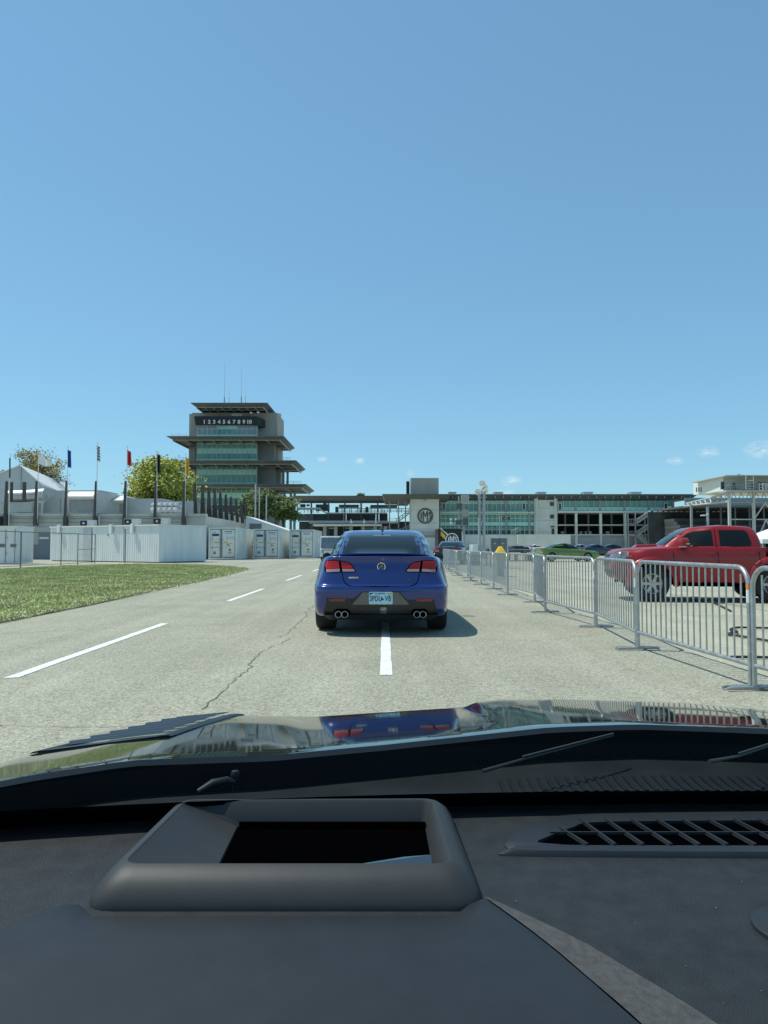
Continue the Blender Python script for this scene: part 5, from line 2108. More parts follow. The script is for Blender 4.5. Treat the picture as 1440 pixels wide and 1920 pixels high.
for k in range(4):
    mb.tube([(X5(1386), D5 - 2.5, Z5(919 - k * 5)), (X5(1400), D5 - 2.5, Z5(919 - k * 5))], .05, 6)
mb.build('ladder_cage', 'steel_pale', pb_)
for px, h in ((1388, 6), (1395, 9), (1402, 7)):
    cube('roof_unit', 'steel_grey', pb_, X5(px) - .15, X5(px) + .15, D5 + 1, D5 + 1.4, Z5(893.2), Z5(893 - h * .6))
# truss running back from the front left corner
A0, A1 = Vector((X5(1362), D5 - 1.5, Z5(926))), Vector((XP(1288, 150), 150, ZP(944, 150)))
B0, B1 = Vector((X5(1362), D5 - 1.5, Z5(941))), Vector((XP(1284, 150), 150, ZP(949, 150)))
beam('truss_chord', 'steel_pale', pb_, [A0, A1], .16)
beam('truss_chord', 'steel_pale', pb_, [B0, B1], .16)
for k in range(9):
    t0, t1 = k / 9, (k + .5) / 9
    beam('truss_web', 'steel_pale', pb_, [B0.lerp(B1, t0), A0.lerp(A1, t1)], .13)
    beam('truss_web', 'steel_pale', pb_, [A0.lerp(A1, t1), B0.lerp(B1, (k + 1) / 9)], .08)
# truss along the front
beam('truss_chord', 'steel_pale', pb_, [(X5(1360), D5 - 1.5, Z5(924.5)), (X5(1560), D5 - 1.5, Z5(924.5))], .12)
beam('truss_chord', 'steel_grey', pb_, [(X5(1360), D5 - 1.5, Z5(942.5)), (X5(1560), D5 - 1.5, Z5(942.5))], .12)
for k in range(12):
    xa = 1362 + k * 14
    beam('truss_web', 'steel_grey', pb_, [(X5(xa), D5 - 1.5, Z5(942.5)), (X5(xa + 7), D5 - 1.5, Z5(924.5))], .06)
    beam('truss_web', 'steel_grey', pb_, [(X5(xa + 7), D5 - 1.5, Z5(924.5)), (X5(xa + 14), D5 - 1.5, Z5(942.5))], .06)
for px in (1360, 1405, 1470):
    cube('post', 'steel_pale', pb_, X5(px) - .17, X5(px) + .17, D5 - 1.75, D5 - 1.35, 0, Z5(922))
for px in (1298, 1329):
    cube('post', 'steel_grey', pb_, XP(px, 140) - .16, XP(px, 140) + .16, 140, 140.4, 0, ZP(946 if px < 1300 else 950, 140))
for a, b in (((1405, 975), (1427, 944)), ((1427, 944), (1450, 975)), ((1415, 1003), (1428, 975)), ((1428, 975), (1442, 1003))):
    beam('brace', 'steel_pale', pb_, [(X5(a[0]), D5 - 1.5, Z5(a[1])), (X5(b[0]), D5 - 1.5, Z5(b[1]))], .11)
beam('girt', 'steel_pale', pb_, [(X5(1360), D5 - 1.5, Z5(974.5)), (X5(1560), D5 - 1.5, Z5(974.5))], .09)
stair(pb_, X5(1410), X5(1432), Z5(922), Z5(929), D5 - 3.6, 1.0, 'steel_pale', .06)
# dark stand in the shade behind it
st2 = thing('grandstand', 'dark shaded grandstand under a roof behind the steel truss at the far right', 'grandstand', (XP(1380, 165), 165, 0))
XB, ZB = lambda px: XP(px, 165), lambda py: ZP(py, 165)
cube('roof', 'metal_roof', st2, XB(1292), XB(1560), 165, 185, ZB(951), ZB(947))
cube('upper_wall', 'steel_grey', st2, XB(1345), XB(1560), 182.2, 182.6, ZB(946.5), ZB(924))
for k in range(7):
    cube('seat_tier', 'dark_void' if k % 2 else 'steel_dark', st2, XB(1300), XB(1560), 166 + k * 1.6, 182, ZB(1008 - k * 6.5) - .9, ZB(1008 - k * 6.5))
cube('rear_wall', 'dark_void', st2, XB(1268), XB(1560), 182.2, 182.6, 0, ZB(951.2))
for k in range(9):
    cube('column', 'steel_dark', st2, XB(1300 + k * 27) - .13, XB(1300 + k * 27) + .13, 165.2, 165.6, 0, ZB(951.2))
for k in range(16):
    px = 1268 + k * 11
    cube('skylight', 'tent_white', st2, XB(px), XB(px + random.uniform(4, 8)), 182.0, 182.15, ZB(953.5), ZB(951.5))

# ------------------------------------------------------------------ left: flag building, tent, sheds, containers
D6 = 68.0
fbld = thing('flag_building', 'long low grey wall building with brown fins and roof boxes behind the white sheds', 'building', (-28, D6, 0))
X6, Z6 = lambda px: XP(px, D6), lambda py: ZP(py, D6)
b_ = MB()
b_.box(X6(-260), X6(385), D6, D6 + 14, 0, Z6(968))
b_.build('wall', 'wall_grey', fbld)
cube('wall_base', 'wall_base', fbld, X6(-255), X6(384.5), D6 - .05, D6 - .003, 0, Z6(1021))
cube('parapet', 'steel_pale', fbld, X6(-262), X6(386), D6 - .22, D6 + .6, Z6(968) + .003, Z6(963.3))
for py in (973, 980, 988):
    cube('wall_groove', 'wall_base', fbld, X6(24), X6(342), D6 - .02, D6 - .004, Z6(py), Z6(py) + .03)
dr = cube('door', 'door_blue', fbld, X6(73), X6(97), D6 - .11, D6 - .052, 0, Z6(999))
cube('door_sign', 'sign_white', fbld, X6(75), X6(92), D6 - .14, D6 - .113, Z6(1010.5), Z6(1007))
beam('downpipe', 'sign_white', fbld, [(X6(343), D6 - .15, 0), (X6(343), D6 - .15, Z6(964))], .09, 8)
beam('downpipe', 'sign_white', fbld, [(X6(186), D6 - .15, 0), (X6(186), D6 - .15, Z6(964))], .07, 8)
b_ = MB()
b_.box(X6(-40), X6(8), D6 - 1.5, D6 - .25, Z6(988), Z6(969.5))
b_.build('recess', 'dark_void', fbld)
# boxes on the roof
DR = D6 + 5
XR, ZR = lambda px: XP(px, DR), lambda py: ZP(py, DR)
b_ = MB()
b_.prism([(XR(79), DR, ZR(963)), (XR(186), DR, ZR(963)), (XR(186), DR, ZR(919)), (XR(108), DR, ZR(919.5)), (XR(80), DR, ZR(944))], (0, 5, 0))
b_.build('roof_box', 'corrugated', fbld)
b_ = MB()
b_.hexa([(XR(183), DR - .4, ZR(962)), (XR(217), DR + 4, ZR(962)), (XR(217), DR + 8, ZR(962)), (XR(187), DR + 8, ZR(962))],
        [(XR(183), DR - .4, ZR(921)), (XR(217), DR + 4, ZR(928)), (XR(217), DR + 8, ZR(928)), (XR(187), DR + 8, ZR(921))])
b_.build('roof_box', 'corrugated', fbld)
b_ = MB()
b_.box(XR(217) + .01, XR(287), DR + 3, DR + 8, ZR(963), ZR(931))
b_.build('roof_box', 'corrugated', fbld)
for xa, xb, ya, yb, dy in ((129, 181, 921.5, 932, 0), (218, 236, 930, 939, 2.6)):
    b_ = MB()
    y = DR + dy
    b_.prism([(XP(xa, y), y - .02, ZP(ya, y)), (XP(xa, y), y - 1.2, ZP(yb, y)), (XP(xa, y), y - 1.2, ZP(yb + 1.5, y)), (XP(xa, y), y - .02, ZP(yb + 5, y))], (XP(xb, y) - XP(xa, y), 0, 0))
    b_.build('awning', 'tent_white', fbld)
    cube('shutter', 'steel_grey', fbld, XP(xa + 3, y), XP(xb - 2, y), y - .06, y - .025, ZP(960, y), ZP(yb + 6, y))
for k in range(8):
    cube('seam', 'wall_base', fbld, XR(112 + k * 9) - .02, XR(112 + k * 9) + .02, DR - .03, DR - .003, ZR(962), ZR(934))
dc = MB()
dc.tube([(XR(24), DR - 1, ZR(932)), (XR(60), DR - 1, ZR(931)), (XR(92), DR - 1, ZR(928))], ZR(921) - ZR(932), 16)
dc.build('duct', 'silver_duct', fbld, smooth=True)
cube('duct_support', 'wall_grey', fbld, XR(20), XR(76), DR - 2, DR, ZR(962), ZR(943.5))
for k in range(10):
    px = 296 + (k % 5) * 10
    dd = MB()
    zc_ = ZR(957 - (k // 5) * 9)
    dd.lathe([(.0001, .28), (.42, .22), (.5, 0), (.42, -.22), (.0001, -.28)], 'Z', 12, (XR(px), DR - 1 + .3 * (k // 5), zc_))
    dd.tube([(XR(px), DR - 1 + .3 * (k // 5), ZR(963)), (XR(px), DR - 1 + .3 * (k // 5), zc_)], .2, 8)
    dd.build('roof_ventilator', 'silver_duct', fbld, smooth=True)
# big flag fins
FP = [15, 71, 127, 182, 237, 294, 347]


def fin_mesh(name, x, y, z0, z1, zs, w0, w1, parent, sgn=1):
    mb = MB()
    mb.hexa([(x - w0 / 2, y - .45, z0), (x + w0 / 2, y - .45, z0), (x + w0 / 2, y - .06, z0), (x - w0 / 2, y - .06, z0)],
            [(x - w0 / 2, y - .45, zs), (x + w0 * .35, y - .45, zs), (x + w0 * .35, y - .06, zs), (x - w0 / 2, y - .06, zs)])
    mb.hexa([(x - w0 * .45, y - .40, zs + .002), (x + w0 * .28, y - .40, zs + .002), (x + w0 * .28, y - .1, zs + .002), (x - w0 * .45, y - .1, zs + .002)],
            [(x - w1 / 2, y - .34, z1), (x + w1 / 2, y - .34, z1), (x + w1 / 2, y - .14, z1), (x - w1 / 2, y - .14, z1)])
    return mb.build(name, 'fin_brown', parent)


for px in FP:
    fin_mesh('fin', X6(px), D6 - .25, Z6(986), Z6(903), Z6(969), .36, .14, fbld)
for px in (17, 42, 66):
    cube('roof_stub', 'fin_brown', fbld, XR(px) - .12, XR(px) + .12, DR - 2.6, DR - 2.3, ZR(943), ZR(908 if px > 20 else 905))


def flag(px, m, label, py_top, shape):
    y = D6 - .5
    x = X6(px + .6)
    root = thing('flagpole', label, 'flag', (x, y, 0), 'racing flags on poles along the grey building')
    mb = MB()
    mb.tube([(x, y, Z6(986)), (x, y, Z6(py_top + 3))], [.05, .03], 8)
    mb.build('pole', 'pole_white', root, smooth=True)
    mb = MB()
    mb.lathe([(.0001, .09), (.07, .04), (.07, -.04), (.0001, -.09)], 'Z', 10, (x, y, Z6(py_top + 1.5)))
    mb.build('finial', 'lamp_white', root, smooth=True)
    z0 = Z6(py_top + 8)
    n = 10
    mbs = {}
    for i in range(n):
        for j in range(n):
            mm = m if m != 'check' else ('flag_black' if (i + j) % 2 else 'flag_white')
            q = []
            for a, b in ((i, j), (i + 1, j), (i + 1, j + 1), (i, j + 1)):
                u, v = a / n, b / n
                q.append(shape(u, v, x, y, z0))
            mbs.setdefault(mm, MB()).add(q, [(0, 1, 2, 3)])
    for mm, b in mbs.items():
        b.build('flag_cloth', mm, root)


def limp(w, h, out=.5, amp=.16):
    def f(u, v, x, y, z0):
        fold = math.sin(u * 9 + v * 1.2) * amp * (.4 + u)
        return (x + .03 + u * w * (out + .3 * v) + fold * .35, y - .12 - u * .15 + fold, z0 - v * h - u * w * (1 - out) * .55)
    return f


def flying(w, h):
    def f(u, v, x, y, z0):
        return (x + .03 + u * w, y - .1 + math.sin(u * 6) * .12, z0 - v * h * (1 - .55 * u) - u * w * .62 + math.sin(u * 7 + v) * .06)
    return f


flag(20, 'flag_green', 'limp dark green flag on the leftmost pole before the white tent', 852, limp(.16, 1.8, .4, .08))
flag(73, 'flag_white', 'white flag blowing out to the right in front of the bare tree', 844, flying(1.25, 1.0))
flag(128, 'flag_blue', 'blue flag hanging limp on the pole left of the checkered one', 837, limp(.42, 1.55))
flag(183, 'check', 'black and white checkered flag on the tallest pole', 829, limp(.42, 1.35, .35))
flag(239, 'flag_red', 'red flag hanging on its pole left of the yellow-green tree', 837, limp(.60, 1.35, .45))
flag(295, 'flag_black', 'black flag hanging on its pole in front of the yellow-green tree', 845, limp(.42, 1.6))
flag(348, 'flag_yellow', 'yellow flag hanging on the pole nearest the pagoda tower', 850, lambda u, v, x, y, z0: limp(.55, 1.6, .45)(u, v, 2 * x - x, y, z0))

# receding side wing with its row of fins
wing_ = thing('fin_building', 'pale grey building wing with ten tapering brown fins receding behind the containers', 'building', (-22, 84, 0))
W0, W1 = Vector((-21.3, 83)), Vector((-24.8, 136))
b_ = MB()
b_.hexa([(W0.x, W0.y, 0), (W1.x, W1.y, 0), (W1.x - 12, W1.y, 0), (W0.x - 9, W0.y, 0)],
        [(W0.x, W0.y, 6.2), (W1.x, W1.y, 5.9), (W1.x - 12, W1.y, 5.9), (W0.x - 9, W0.y, 6.2)])
b_.build('wall', 'corrugated', wing_)
for k in range(10):
    px = 364.5 + (461 - 364.5) * (k / 9) ** .86
    Y = 84 + (133 - 84) * (k / 9) ** 1.25
    x = XP(px, Y)
    yb, yt = 968.5 + 14 * k / 9, 905 + 38 * (k / 9) ** .9
    mb = MB()
    w = .48 * Y / 84
    mb.hexa([(x - w * .45, Y - .3, ZP(yb, Y)), (x + w * .75, Y - .3, ZP(yb, Y)), (x + w * .75, Y, ZP(yb, Y)), (x - w * .45, Y, ZP(yb, Y))],
            [(x - .14, Y - .2, ZP(yt, Y)), (x + .12, Y - .2, ZP(yt, Y)), (x + .12, Y - .05, ZP(yt, Y)), (x - .14, Y - .05, ZP(yt, Y))])
    mb.build('fin', 'fin_brown', wing_)
# white sloping tent roof behind the containers
tn = thing('tent', 'low white tent roof sloping down to the right behind the containers', 'tent', (XP(510, 118), 118, 0))
mb = MB()
mb.prism([(XP(459, 118), 118, 0), (XP(560, 118), 118, 0), (XP(560, 118), 118, ZP(1001, 118)), (XP(461, 118), 118, ZP(967.5, 118))], (0, 10, 0))
mb.build('tent_body', 'tent_white', tn)
cube('tent_opening', 'wall_base', tn, XP(468, 117.9), XP(490, 117.9), 117.85, 117.99, .02, ZP(982, 118))

# big gabled tent at far left
DT = 88.0
tn = thing('tent', 'large pale gabled tent at the left edge behind the flag building', 'tent', (XP(20, DT), DT, 0))
XT, ZT = lambda px: XP(px, DT), lambda py: ZP(py, DT)
mb = MB()
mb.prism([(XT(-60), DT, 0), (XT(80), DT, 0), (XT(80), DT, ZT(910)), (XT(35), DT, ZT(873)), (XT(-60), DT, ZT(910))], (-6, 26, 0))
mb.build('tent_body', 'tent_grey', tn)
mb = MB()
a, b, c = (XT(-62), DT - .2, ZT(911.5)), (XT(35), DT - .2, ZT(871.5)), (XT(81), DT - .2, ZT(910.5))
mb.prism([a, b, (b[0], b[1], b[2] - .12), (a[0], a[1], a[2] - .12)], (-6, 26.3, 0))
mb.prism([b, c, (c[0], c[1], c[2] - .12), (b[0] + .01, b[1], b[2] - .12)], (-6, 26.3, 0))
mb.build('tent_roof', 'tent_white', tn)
beam('tent_pole', 'steel_pale', tn, [(XT(36), DT - .1, 0), (XT(36), DT - .1, ZT(874))], .08)

# white storage sheds
SH = R(-33)
SX0, SY0 = XP(95, 61), 61.0


def shed_t(px):
    u = (px - 720) / F_PX
    return (u * SY0 - SX0) / (math.cos(SH) - math.sin(SH) * u)


def shed_at(px, back=0.):
    t = shed_t(px)
    return (SX0 + math.cos(SH) * t - math.sin(SH) * back, SY0 + math.sin(SH) * t + math.cos(SH) * back)



def shed(name, label, px0, px1, Y, h, depth, marks=()):
    x0, Y = shed_at(px0)
    L = shed_t(px1) - shed_t(px0)
    root = thing(name, label, 'shed', (x0, Y, 0), 'white storage sheds beside the service yard')
    root.rotation_euler = (0, 0, SH)

    def part(nm, m, a, b, c, d, e, f):
        o = cube(nm, m, root, a, b, c, d, e, f)
        o.matrix_parent_inverse = Matrix.Identity(4)
        return o
    body = MB()
    body.box(0, L, 0, depth, .06, h)
    n = int(L / .24)
    for k in range(1, n):
        body.box(k * L / n - .02, k * L / n + .02, -.014, -.001, .09, h - .06)
    o = body.build('wall', 'shed_white', root)
    o.matrix_parent_inverse = Matrix.Identity(4)
    part('roof', 'tent_white', -.06, L + .06, -.10, depth + .06, h + .003, h + .09)
    part('skid', 'wall_base', .1, L - .1, .1, depth - .1, 0, .058)
    for nm, m, a, b, c, d, e, f in marks:
        part(nm, m, a * L, b * L, c, d, e, f)
    return root


shed('storage_shed', 'white metal storage shed behind the fence gate, leftmost of the joined pair', 95, 172, 56, 2.70, 2.6,
     [('gooseneck', 'shed_white', .22, .28, -.22, -.103, 2.3, 2.92), ('corner_shade', 'tent_grey', .80, .995, -.016, -.0145, .1, 2.6)])  # grey sheet paints the shaded right corner onto the white wall
shed('storage_shed', 'longer white metal storage shed right of the gate, with vent boxes on its roof', 174, 298, 56.6, 2.68, 4.6,
     [('gooseneck', 'shed_white', .30, .335, -.24, -.103, 2.15, 2.85), ('gooseneck', 'shed_white', .62, .655, -.24, -.103, 2.15, 2.85),
      ('wall_seam', 'steel_grey', .488, .496, -.03, -.0145, .1, 2.6), ('wall_vent', 'wall_base', .24, .26, -.035, -.0145, 2.0, 2.12)])
for px, lab in ((139, 'air unit with a black fan on the roof of the left shed'), (222, 'small air unit with a dark side on the middle of the sheds'), (277, 'air unit with a black face on the right end of the sheds')):
    x, Y = shed_at(px, .9)
    o_ = thing('air_unit', lab, 'air unit', (x, Y, 2.79), 'air units on the shed roofs')
    cube('casing', 'steel_pale', o_, x - .35, x + .75, Y, Y + .7, 2.80, 3.30)
    cube('fan_face', 'sign_black', o_, x - .32, x + .22, Y - .03, Y - .003, 2.84, 3.25)
    mb = MB()
    mb.lathe([(.0001, -.05), (.08, -.05), (.09, -.03)], 'Y', 12, (x - .05, Y, 3.05))
    mb.build('fan_hub', 'steel_pale', o_)
# small shed at the left edge
sx0, sx1 = XP(-40, 50), XP(31, 50)
r_ = thing('utility_cabinet', 'white metal cabinet with hinged doors at the left edge of the picture', 'cabinet', (sx0, 50, 0))
b_ = MB()
b_.box(sx0, sx1, 50, 52.4, .05, ZP(989, 50))
b_.build('body', 'shed_white', r_)
cube('top', 'tent_white', r_, sx0 - .05, sx1 + .05, 49.93, 52.45, ZP(989, 50) + .003, ZP(989, 50) + .1)
for px in (10.5, 28):
    cube('door_gap', 'wall_base', r_, XP(px, 50) - .015, XP(px, 50) + .015, 49.97, 49.995, .1, ZP(992, 50))
for a, b in ((-8, 9), (20, 36)):
    cube('stripe', 'cabinet_grey', r_, max(sx0, XP(a, 50)), min(sx1, XP(b, 50)), 49.965, 49.99, ZP(1026, 50), ZP(1020, 50))
for py in (1008, 1038):
    cube('hinge', 'steel_grey', r_, XP(11, 50), XP(13, 50), 49.94, 49.968, ZP(py + 2, 50), ZP(py - 2, 50))

# shipping containers
def container(label, px0, px1, Y, L):
    x0, x1 = XP(px0, Y), XP(px1, Y)
    h = 2.85
    w = x1 - x0
    root = thing('shipping_container', label, 'container', (x0, Y, 0), 'white refrigerated containers along the service road')
    b = MB()
    b.box(x0 + .06, x1 - .06, Y + .1, Y + L - .1, .15, h - .05)
    n = int(L / .32)
    for k in range(n):
        y = Y + .2 + (L - .4) * k / n
        b.box(x1 - .0602, x1 - .03, y, y + .15, .2, h - .12)
    b.build('box', 'container_white', root)
    fr_ = MB()
    for x in (x0, x1 - .12):
        fr_.box(x, x + .12, Y, Y + .12, .02, h)
        fr_.box(x, x + .12, Y + L - .12, Y + L, .02, h)
        fr_.box(x, x + .12, Y + .121, Y + L - .121, .02, .17)
        fr_.box(x, x + .12, Y + .121, Y + L - .121, h - .1, h)
    fr_.box(x0 + .121, x1 - .121, Y, Y + .12, .02, .17)
    fr_.box(x0 + .121, x1 - .121, Y, Y + .12, h - .1, h)
    fr_.build('corner_frame', 'container_white', root)
    for k, (a, c) in enumerate(((.10, w * .44), (w * .455, w - .10))):
        s_ = cube('door_seal', 'container_seal', root, x0 + a, x0 + c, Y + .055, Y + .099, .20, h - .13)
        d = cube('door', 'container_white', root, x0 + a + .045, x0 + c - .045, Y + .02, Y + .054, .245, h - .175)
    for fx, fz, fw, fh, m in ((.24, .80, .26, .075, 'label_dark'), (.30, .53, .18, .035, 'label_yellow'), (.22, .36, .28, .012, 'label_dark'), (.22, .16, .10, .09, 'container_grey'), (.22, .89, .06, .02, 'label_dark'),
                              (.70, .92, .28, .02, 'label_dark'), (.70, .86, .26, .012, 'label_dark'), (.60, .53, .12, .035, 'label_yellow'), (.74, .50, .20, .022, 'label_yellow'), (.70, .45, .10, .022, 'label_orange'),
                              (.72, .41, .14, .03, 'label_yellow'), (.76, .27, .075, .05, 'label_dark'), (.76, .17, .11, .06, 'label_yellow'), (.66, .68, .02, .14, 'container_grey'), (.80, .72, .20, .012, 'container_grey'),
                              (.80, .66, .18, .012, 'container_grey'), (.62, .36, .06, .02, 'label_yellow')):
        cx_, cz_ = x0 + fx * w, .2 + fz * (h - .35)
        cube('label_plate', m, root, cx_ - fw * w / 2, cx_ + fw * w / 2, Y + .012, Y + .0185, cz_ - fh * h / 2, cz_ + fh * h / 2)
    for fx in (.13, .40, .50, .93):
        beam('lock_rod', 'steel_pale', root, [(x0 + fx * w, Y - .005, .25), (x0 + fx * w, Y - .005, h - .18)], .016)
        for fz in (.35, .62):
            cube('rod_bracket', 'steel_grey', root, x0 + fx * w - .045, x0 + fx * w + .045, Y - .03, Y + .012, fz * h, fz * h + .05)
    for fz in (.34, .5, .62):
        cube('side_grille', 'container_grey', root, x1 - .028, x1 - .012, Y + L - 1.4, Y + L - .3, fz * h, fz * h + .28)
    return root


container('white refrigerated container, leftmost of three, beside the plastic chair', 391, 443.5, 66.5, 9.5)
container('white refrigerated container in the middle of the three', 475, 523.5, 71.5, 9.5)
container('white refrigerated container, rightmost of three, beside the white cart', 542.5, 589, 74.5, 9.5)

# plastic chair
cx_, cy_ = XP(375, 66), 66.0
chs = thing('plastic_chair', 'white plastic garden chair left of the nearest container', 'chair', (cx_, cy_, 0))
seat = MB().box(cx_ - .23, cx_ + .23, cy_ - .22, cy_ + .22, .42, .455)
seat.build('seat', 'tent_white', chs, bevel=.01)
bk = MB()
bk.hexa([(cx_ - .23, cy_ - .2, .456), (cx_ - .19, cy_ - .2, .456), (cx_ - .19, cy_ + .2, .456), (cx_ - .23, cy_ + .2, .456)],
        [(cx_ - .34, cy_ - .17, .95), (cx_ - .31, cy_ - .17, .95), (cx_ - .31, cy_ + .17, .95), (cx_ - .34, cy_ + .17, .95)])
bk.build('backrest', 'tent_white', chs)
for sx in (-1, 1):
    for sy in (-1, 1):
        beam('leg', 'tent_white', chs, [(cx_ + sx * .2, cy_ + sy * .19, .42), (cx_ + sx * .25, cy_ + sy * .22, 0)], .022)
bk = thing('bucket', 'grey bucket standing left of the plastic chair', 'bucket', (XP(365, 66), 66, 0))
mb = MB()
mb.lathe([(.0001, 0), (.22, 0), (.26, .55), (.24, .55), (.21, .04)], 'Z', 16, (XP(365, 66), 66, 0))
mb.build('shell', 'wall_grey', bk, smooth=True, angle=40)

# chain-link fence on the left
fe = thing('chain_link_fence', 'chain-link fence with dark posts along the far edge of the grass on the left', 'fence', (-20.2, 45, 0))
FPTS = [(-20.3, 36), (-20.4, 42), (-19.95, 46.2), (-19.9, 48.6), (-20.25, 52.4)]
for i, (x, y) in enumerate(FPTS):
    beam('post', 'fence_post', fe, [(x, y, -.01), (x, y, 2.02)], .04 if i in (1,) else .032, 8)
for i in range(len(FPTS) - 1):
    a, b = FPTS[i], FPTS[i + 1]
    beam('top_rail', 'fence_post', fe, [(a[0], a[1], 2.0), (b[0], b[1], 2.0)], .025)
    beam('bottom_rail', 'fence_post', fe, [(a[0], a[1], .10), (b[0], b[1], .10)], .018)
a, b = FPTS[3], FPTS[4]
beam('mid_rail', 'fence_post', fe, [(a[0], a[1], .98), (b[0], b[1], 1.0)], .02)
mb = MB()
for i in range(len(FPTS) - 1):
    a, b = Vector(FPTS[i]), Vector(FPTS[i + 1])
    L = (b - a).length
    n = int(L / .11)
    for k in range(-18, n):
        for sg in (1, -1):
            s0, s1 = k * .11, k * .11 + 1.9
            z0, z1 = (.1, 2.0) if sg > 0 else (2.0, .1)
            c0, c1 = max(s0, 0), min(s1, L)
            if c1 <= c0:
                continue
            za, zb_ = z0 + (z1 - z0) * (c0 - s0) / 1.9, z0 + (z1 - z0) * (c1 - s0) / 1.9
            p, q = a.lerp(b, c0 / L), a.lerp(b, c1 / L)
            mb.add([(p.x, p.y, za), (p.x, p.y, za + .006), (q.x, q.y, zb_ + .006), (q.x, q.y, zb_)], [(0, 1, 2, 3)])
tag(mb.build('wire_mesh', 'wire', fe), kind='stuff')
f2 = thing('fence_post', 'single dark fence post before the longer white shed', 'post', (XP(235, 53), 53, 0))
beam('shaft', 'fence_post', f2, [(XP(235, 53), 53, -.01), (XP(235, 53), 53, 2.35)], .035, 8)
cube('cap', 'fence_post', f2, XP(235, 53) - .05, XP(235, 53) + .05, 52.95, 53.05, 2.352, 2.40)
f2 = thing('fence_post', 'thin dark fence post right of the gate, before the seam between the sheds', 'post', (XP(172, 54), 54, 0))
beam('shaft', 'fence_post', f2, [(XP(172, 54), 54, -.01), (XP(172, 54), 54, 2.25)], .028, 8)
cube('cap', 'fence_post', f2, XP(172, 54) - .04, XP(172, 54) + .04, 53.96, 54.04, 2.252, 2.29)
# slim poles by the dark tree
for px, py, lab in ((478.5, 908, 'tallest of three slim pale poles before the dark green tree'), (485.5, 914, 'middle of three slim pale poles before the dark green tree'), (499, 928, 'shortest of three slim pale poles before the dark green tree')):
    Y = 130.0
    o_ = thing('slim_pole', lab, 'pole', (XP(px, Y), Y, 0), 'slim poles by the tree')
    beam('shaft', 'steel_pale', o_, [(XP(px, Y), Y, 0), (XP(px, Y), Y, ZP(py, Y))], .14 if px < 480 else .11, 6)
    cube('base', 'concrete', o_, XP(px, Y) - .3, XP(px, Y) + .3, Y - .3, Y + .3, .0, 4.3)

# ------------------------------------------------------------------ things on the right-hand lot
# light tower trailer
LY = 47.0
lx = XP(902, LY)
ltw = thing('light_tower', 'portable light tower trailer with white flood lamps on its mast', 'light tower', (lx, LY, 0))
for px, ytop in ((899, 926), (908, 922)):
    beam('mast', 'galv_dull', ltw, [(XP(px, LY), LY, .4), (XP(px, LY), LY, ZP(ytop, LY))], .085, 8)
for py in (930, 952, 975, 1000):
    beam('mast_brace', 'galv_dull', ltw, [(XP(899, LY), LY, ZP(py, LY)), (XP(908, LY), LY, ZP(py + 6, LY))], .04)
for k in range(9):
    o_ = beam('cable_loop', 'cable', ltw, [(XP(895, LY), LY - .1, ZP(938 + k * 4, LY)), (XP(897.5, LY), LY - .1, ZP(936.5 + k * 4, LY)), (XP(895, LY), LY - .1, ZP(935 + k * 4, LY))], .02)
for px, py, tx in ((905, 906, -.5), (908, 914, .5), (897, 922, -.4), (909, 920, .3)):
    c = P(px, py, LY)
    mb = MB()
    mb.lathe([(.0001, -.14), (.12, -.12), (.19, 0), (.21, .08), (.19, .08), (.0001, .05)], 'Y', 18)
    M = Matrix.Translation(c) @ Matrix.Rotation(tx, 4, 'Z') @ Matrix.Rotation(R(200), 4, 'X')
    mb.xf(M)
    lo_ = mb.build('flood_lamp', 'lamp_white', ltw, smooth=True, angle=50)
beam('lamp_bar', 'galv_dull', ltw, [P(895, 924, LY), P(912, 922, LY)], .05)
beam('lamp_bar', 'galv_dull', ltw, [P(903, 926, LY), P(906, 904, LY)], .045)
b_ = MB()
b_.box(XP(885, LY), XP(896, LY), LY - .2, LY + 1.6, .55, ZP(1021, LY))
b_.build('generator_box', 'white_paint', ltw, bevel=.03)
b_ = MB()
b_.box(XP(896, LY) + .01, XP(911, LY), LY - .1, LY + 1.6, .5, ZP(1024, LY))
b_.build('engine_box', 'galv_dull', ltw, bevel=.03)
b_ = MB()
b_.box(XP(880, LY), XP(915, LY), LY + .2, LY + 1.2, .40, .48)
b_.build('trailer_frame', 'cabinet_grey', ltw)
for px in (884, 892):
    mb = MB()
    mb.lathe([(.14, -.1), (.31, -.1), (.34, -.05), (.34, .05), (.31, .1), (.14, .1)], 'Y', 20, (XP(px, LY), LY - .25, .34))
    w_ = mb.build('wheel', 'rubber', ltw, smooth=True)
    mb = MB()
    mb.lathe([(.0001, -.06), (.14, -.06), (.15, .02)], 'Y', 16, (XP(px, LY), LY - .25, .34))
    mb.build('rim', 'lamp_white', w_)
for px in (880.5, 914):
    beam('outrigger', 'galv_dull', ltw, [(XP(px, LY), LY + .3, .0), (XP(px, LY), LY + .3, .9)], .04)

# grey electrical cabinet
EY = 41.0
ec_ = thing('electrical_cabinet', 'grey steel electrical cabinet behind the barriers, left of the yellow cap', 'cabinet', (XP(935, EY), EY, 0))
b_ = MB()
b_.box(XP(921, EY), XP(951, EY), EY, EY + .6, ZP(1040, EY), ZP(1009, EY))
b_.build('body', 'cabinet_grey', ec_, bevel=.015)
cube('frame_post', 'galv_dull', ec_, XP(918.5, EY), XP(921, EY) - .003, EY - .05, EY + .1, 0, ZP(1008, EY))
cube('frame_post', 'galv_dull', ec_, XP(949, EY), XP(951, EY), EY + .601, EY + .68, 0, ZP(1009, EY))
for px in (928, 943):
    cube('label_plate', 'steel_pale', ec_, XP(px - 2, EY), XP(px + 2, EY), EY - .012, EY - .002, ZP(1020, EY), ZP(1018, EY))
cube('door_gap', 'sign_black', ec_, XP(935.6, EY), XP(936.1, EY), EY - .006, EY - .001, ZP(1039, EY), ZP(1010, EY))
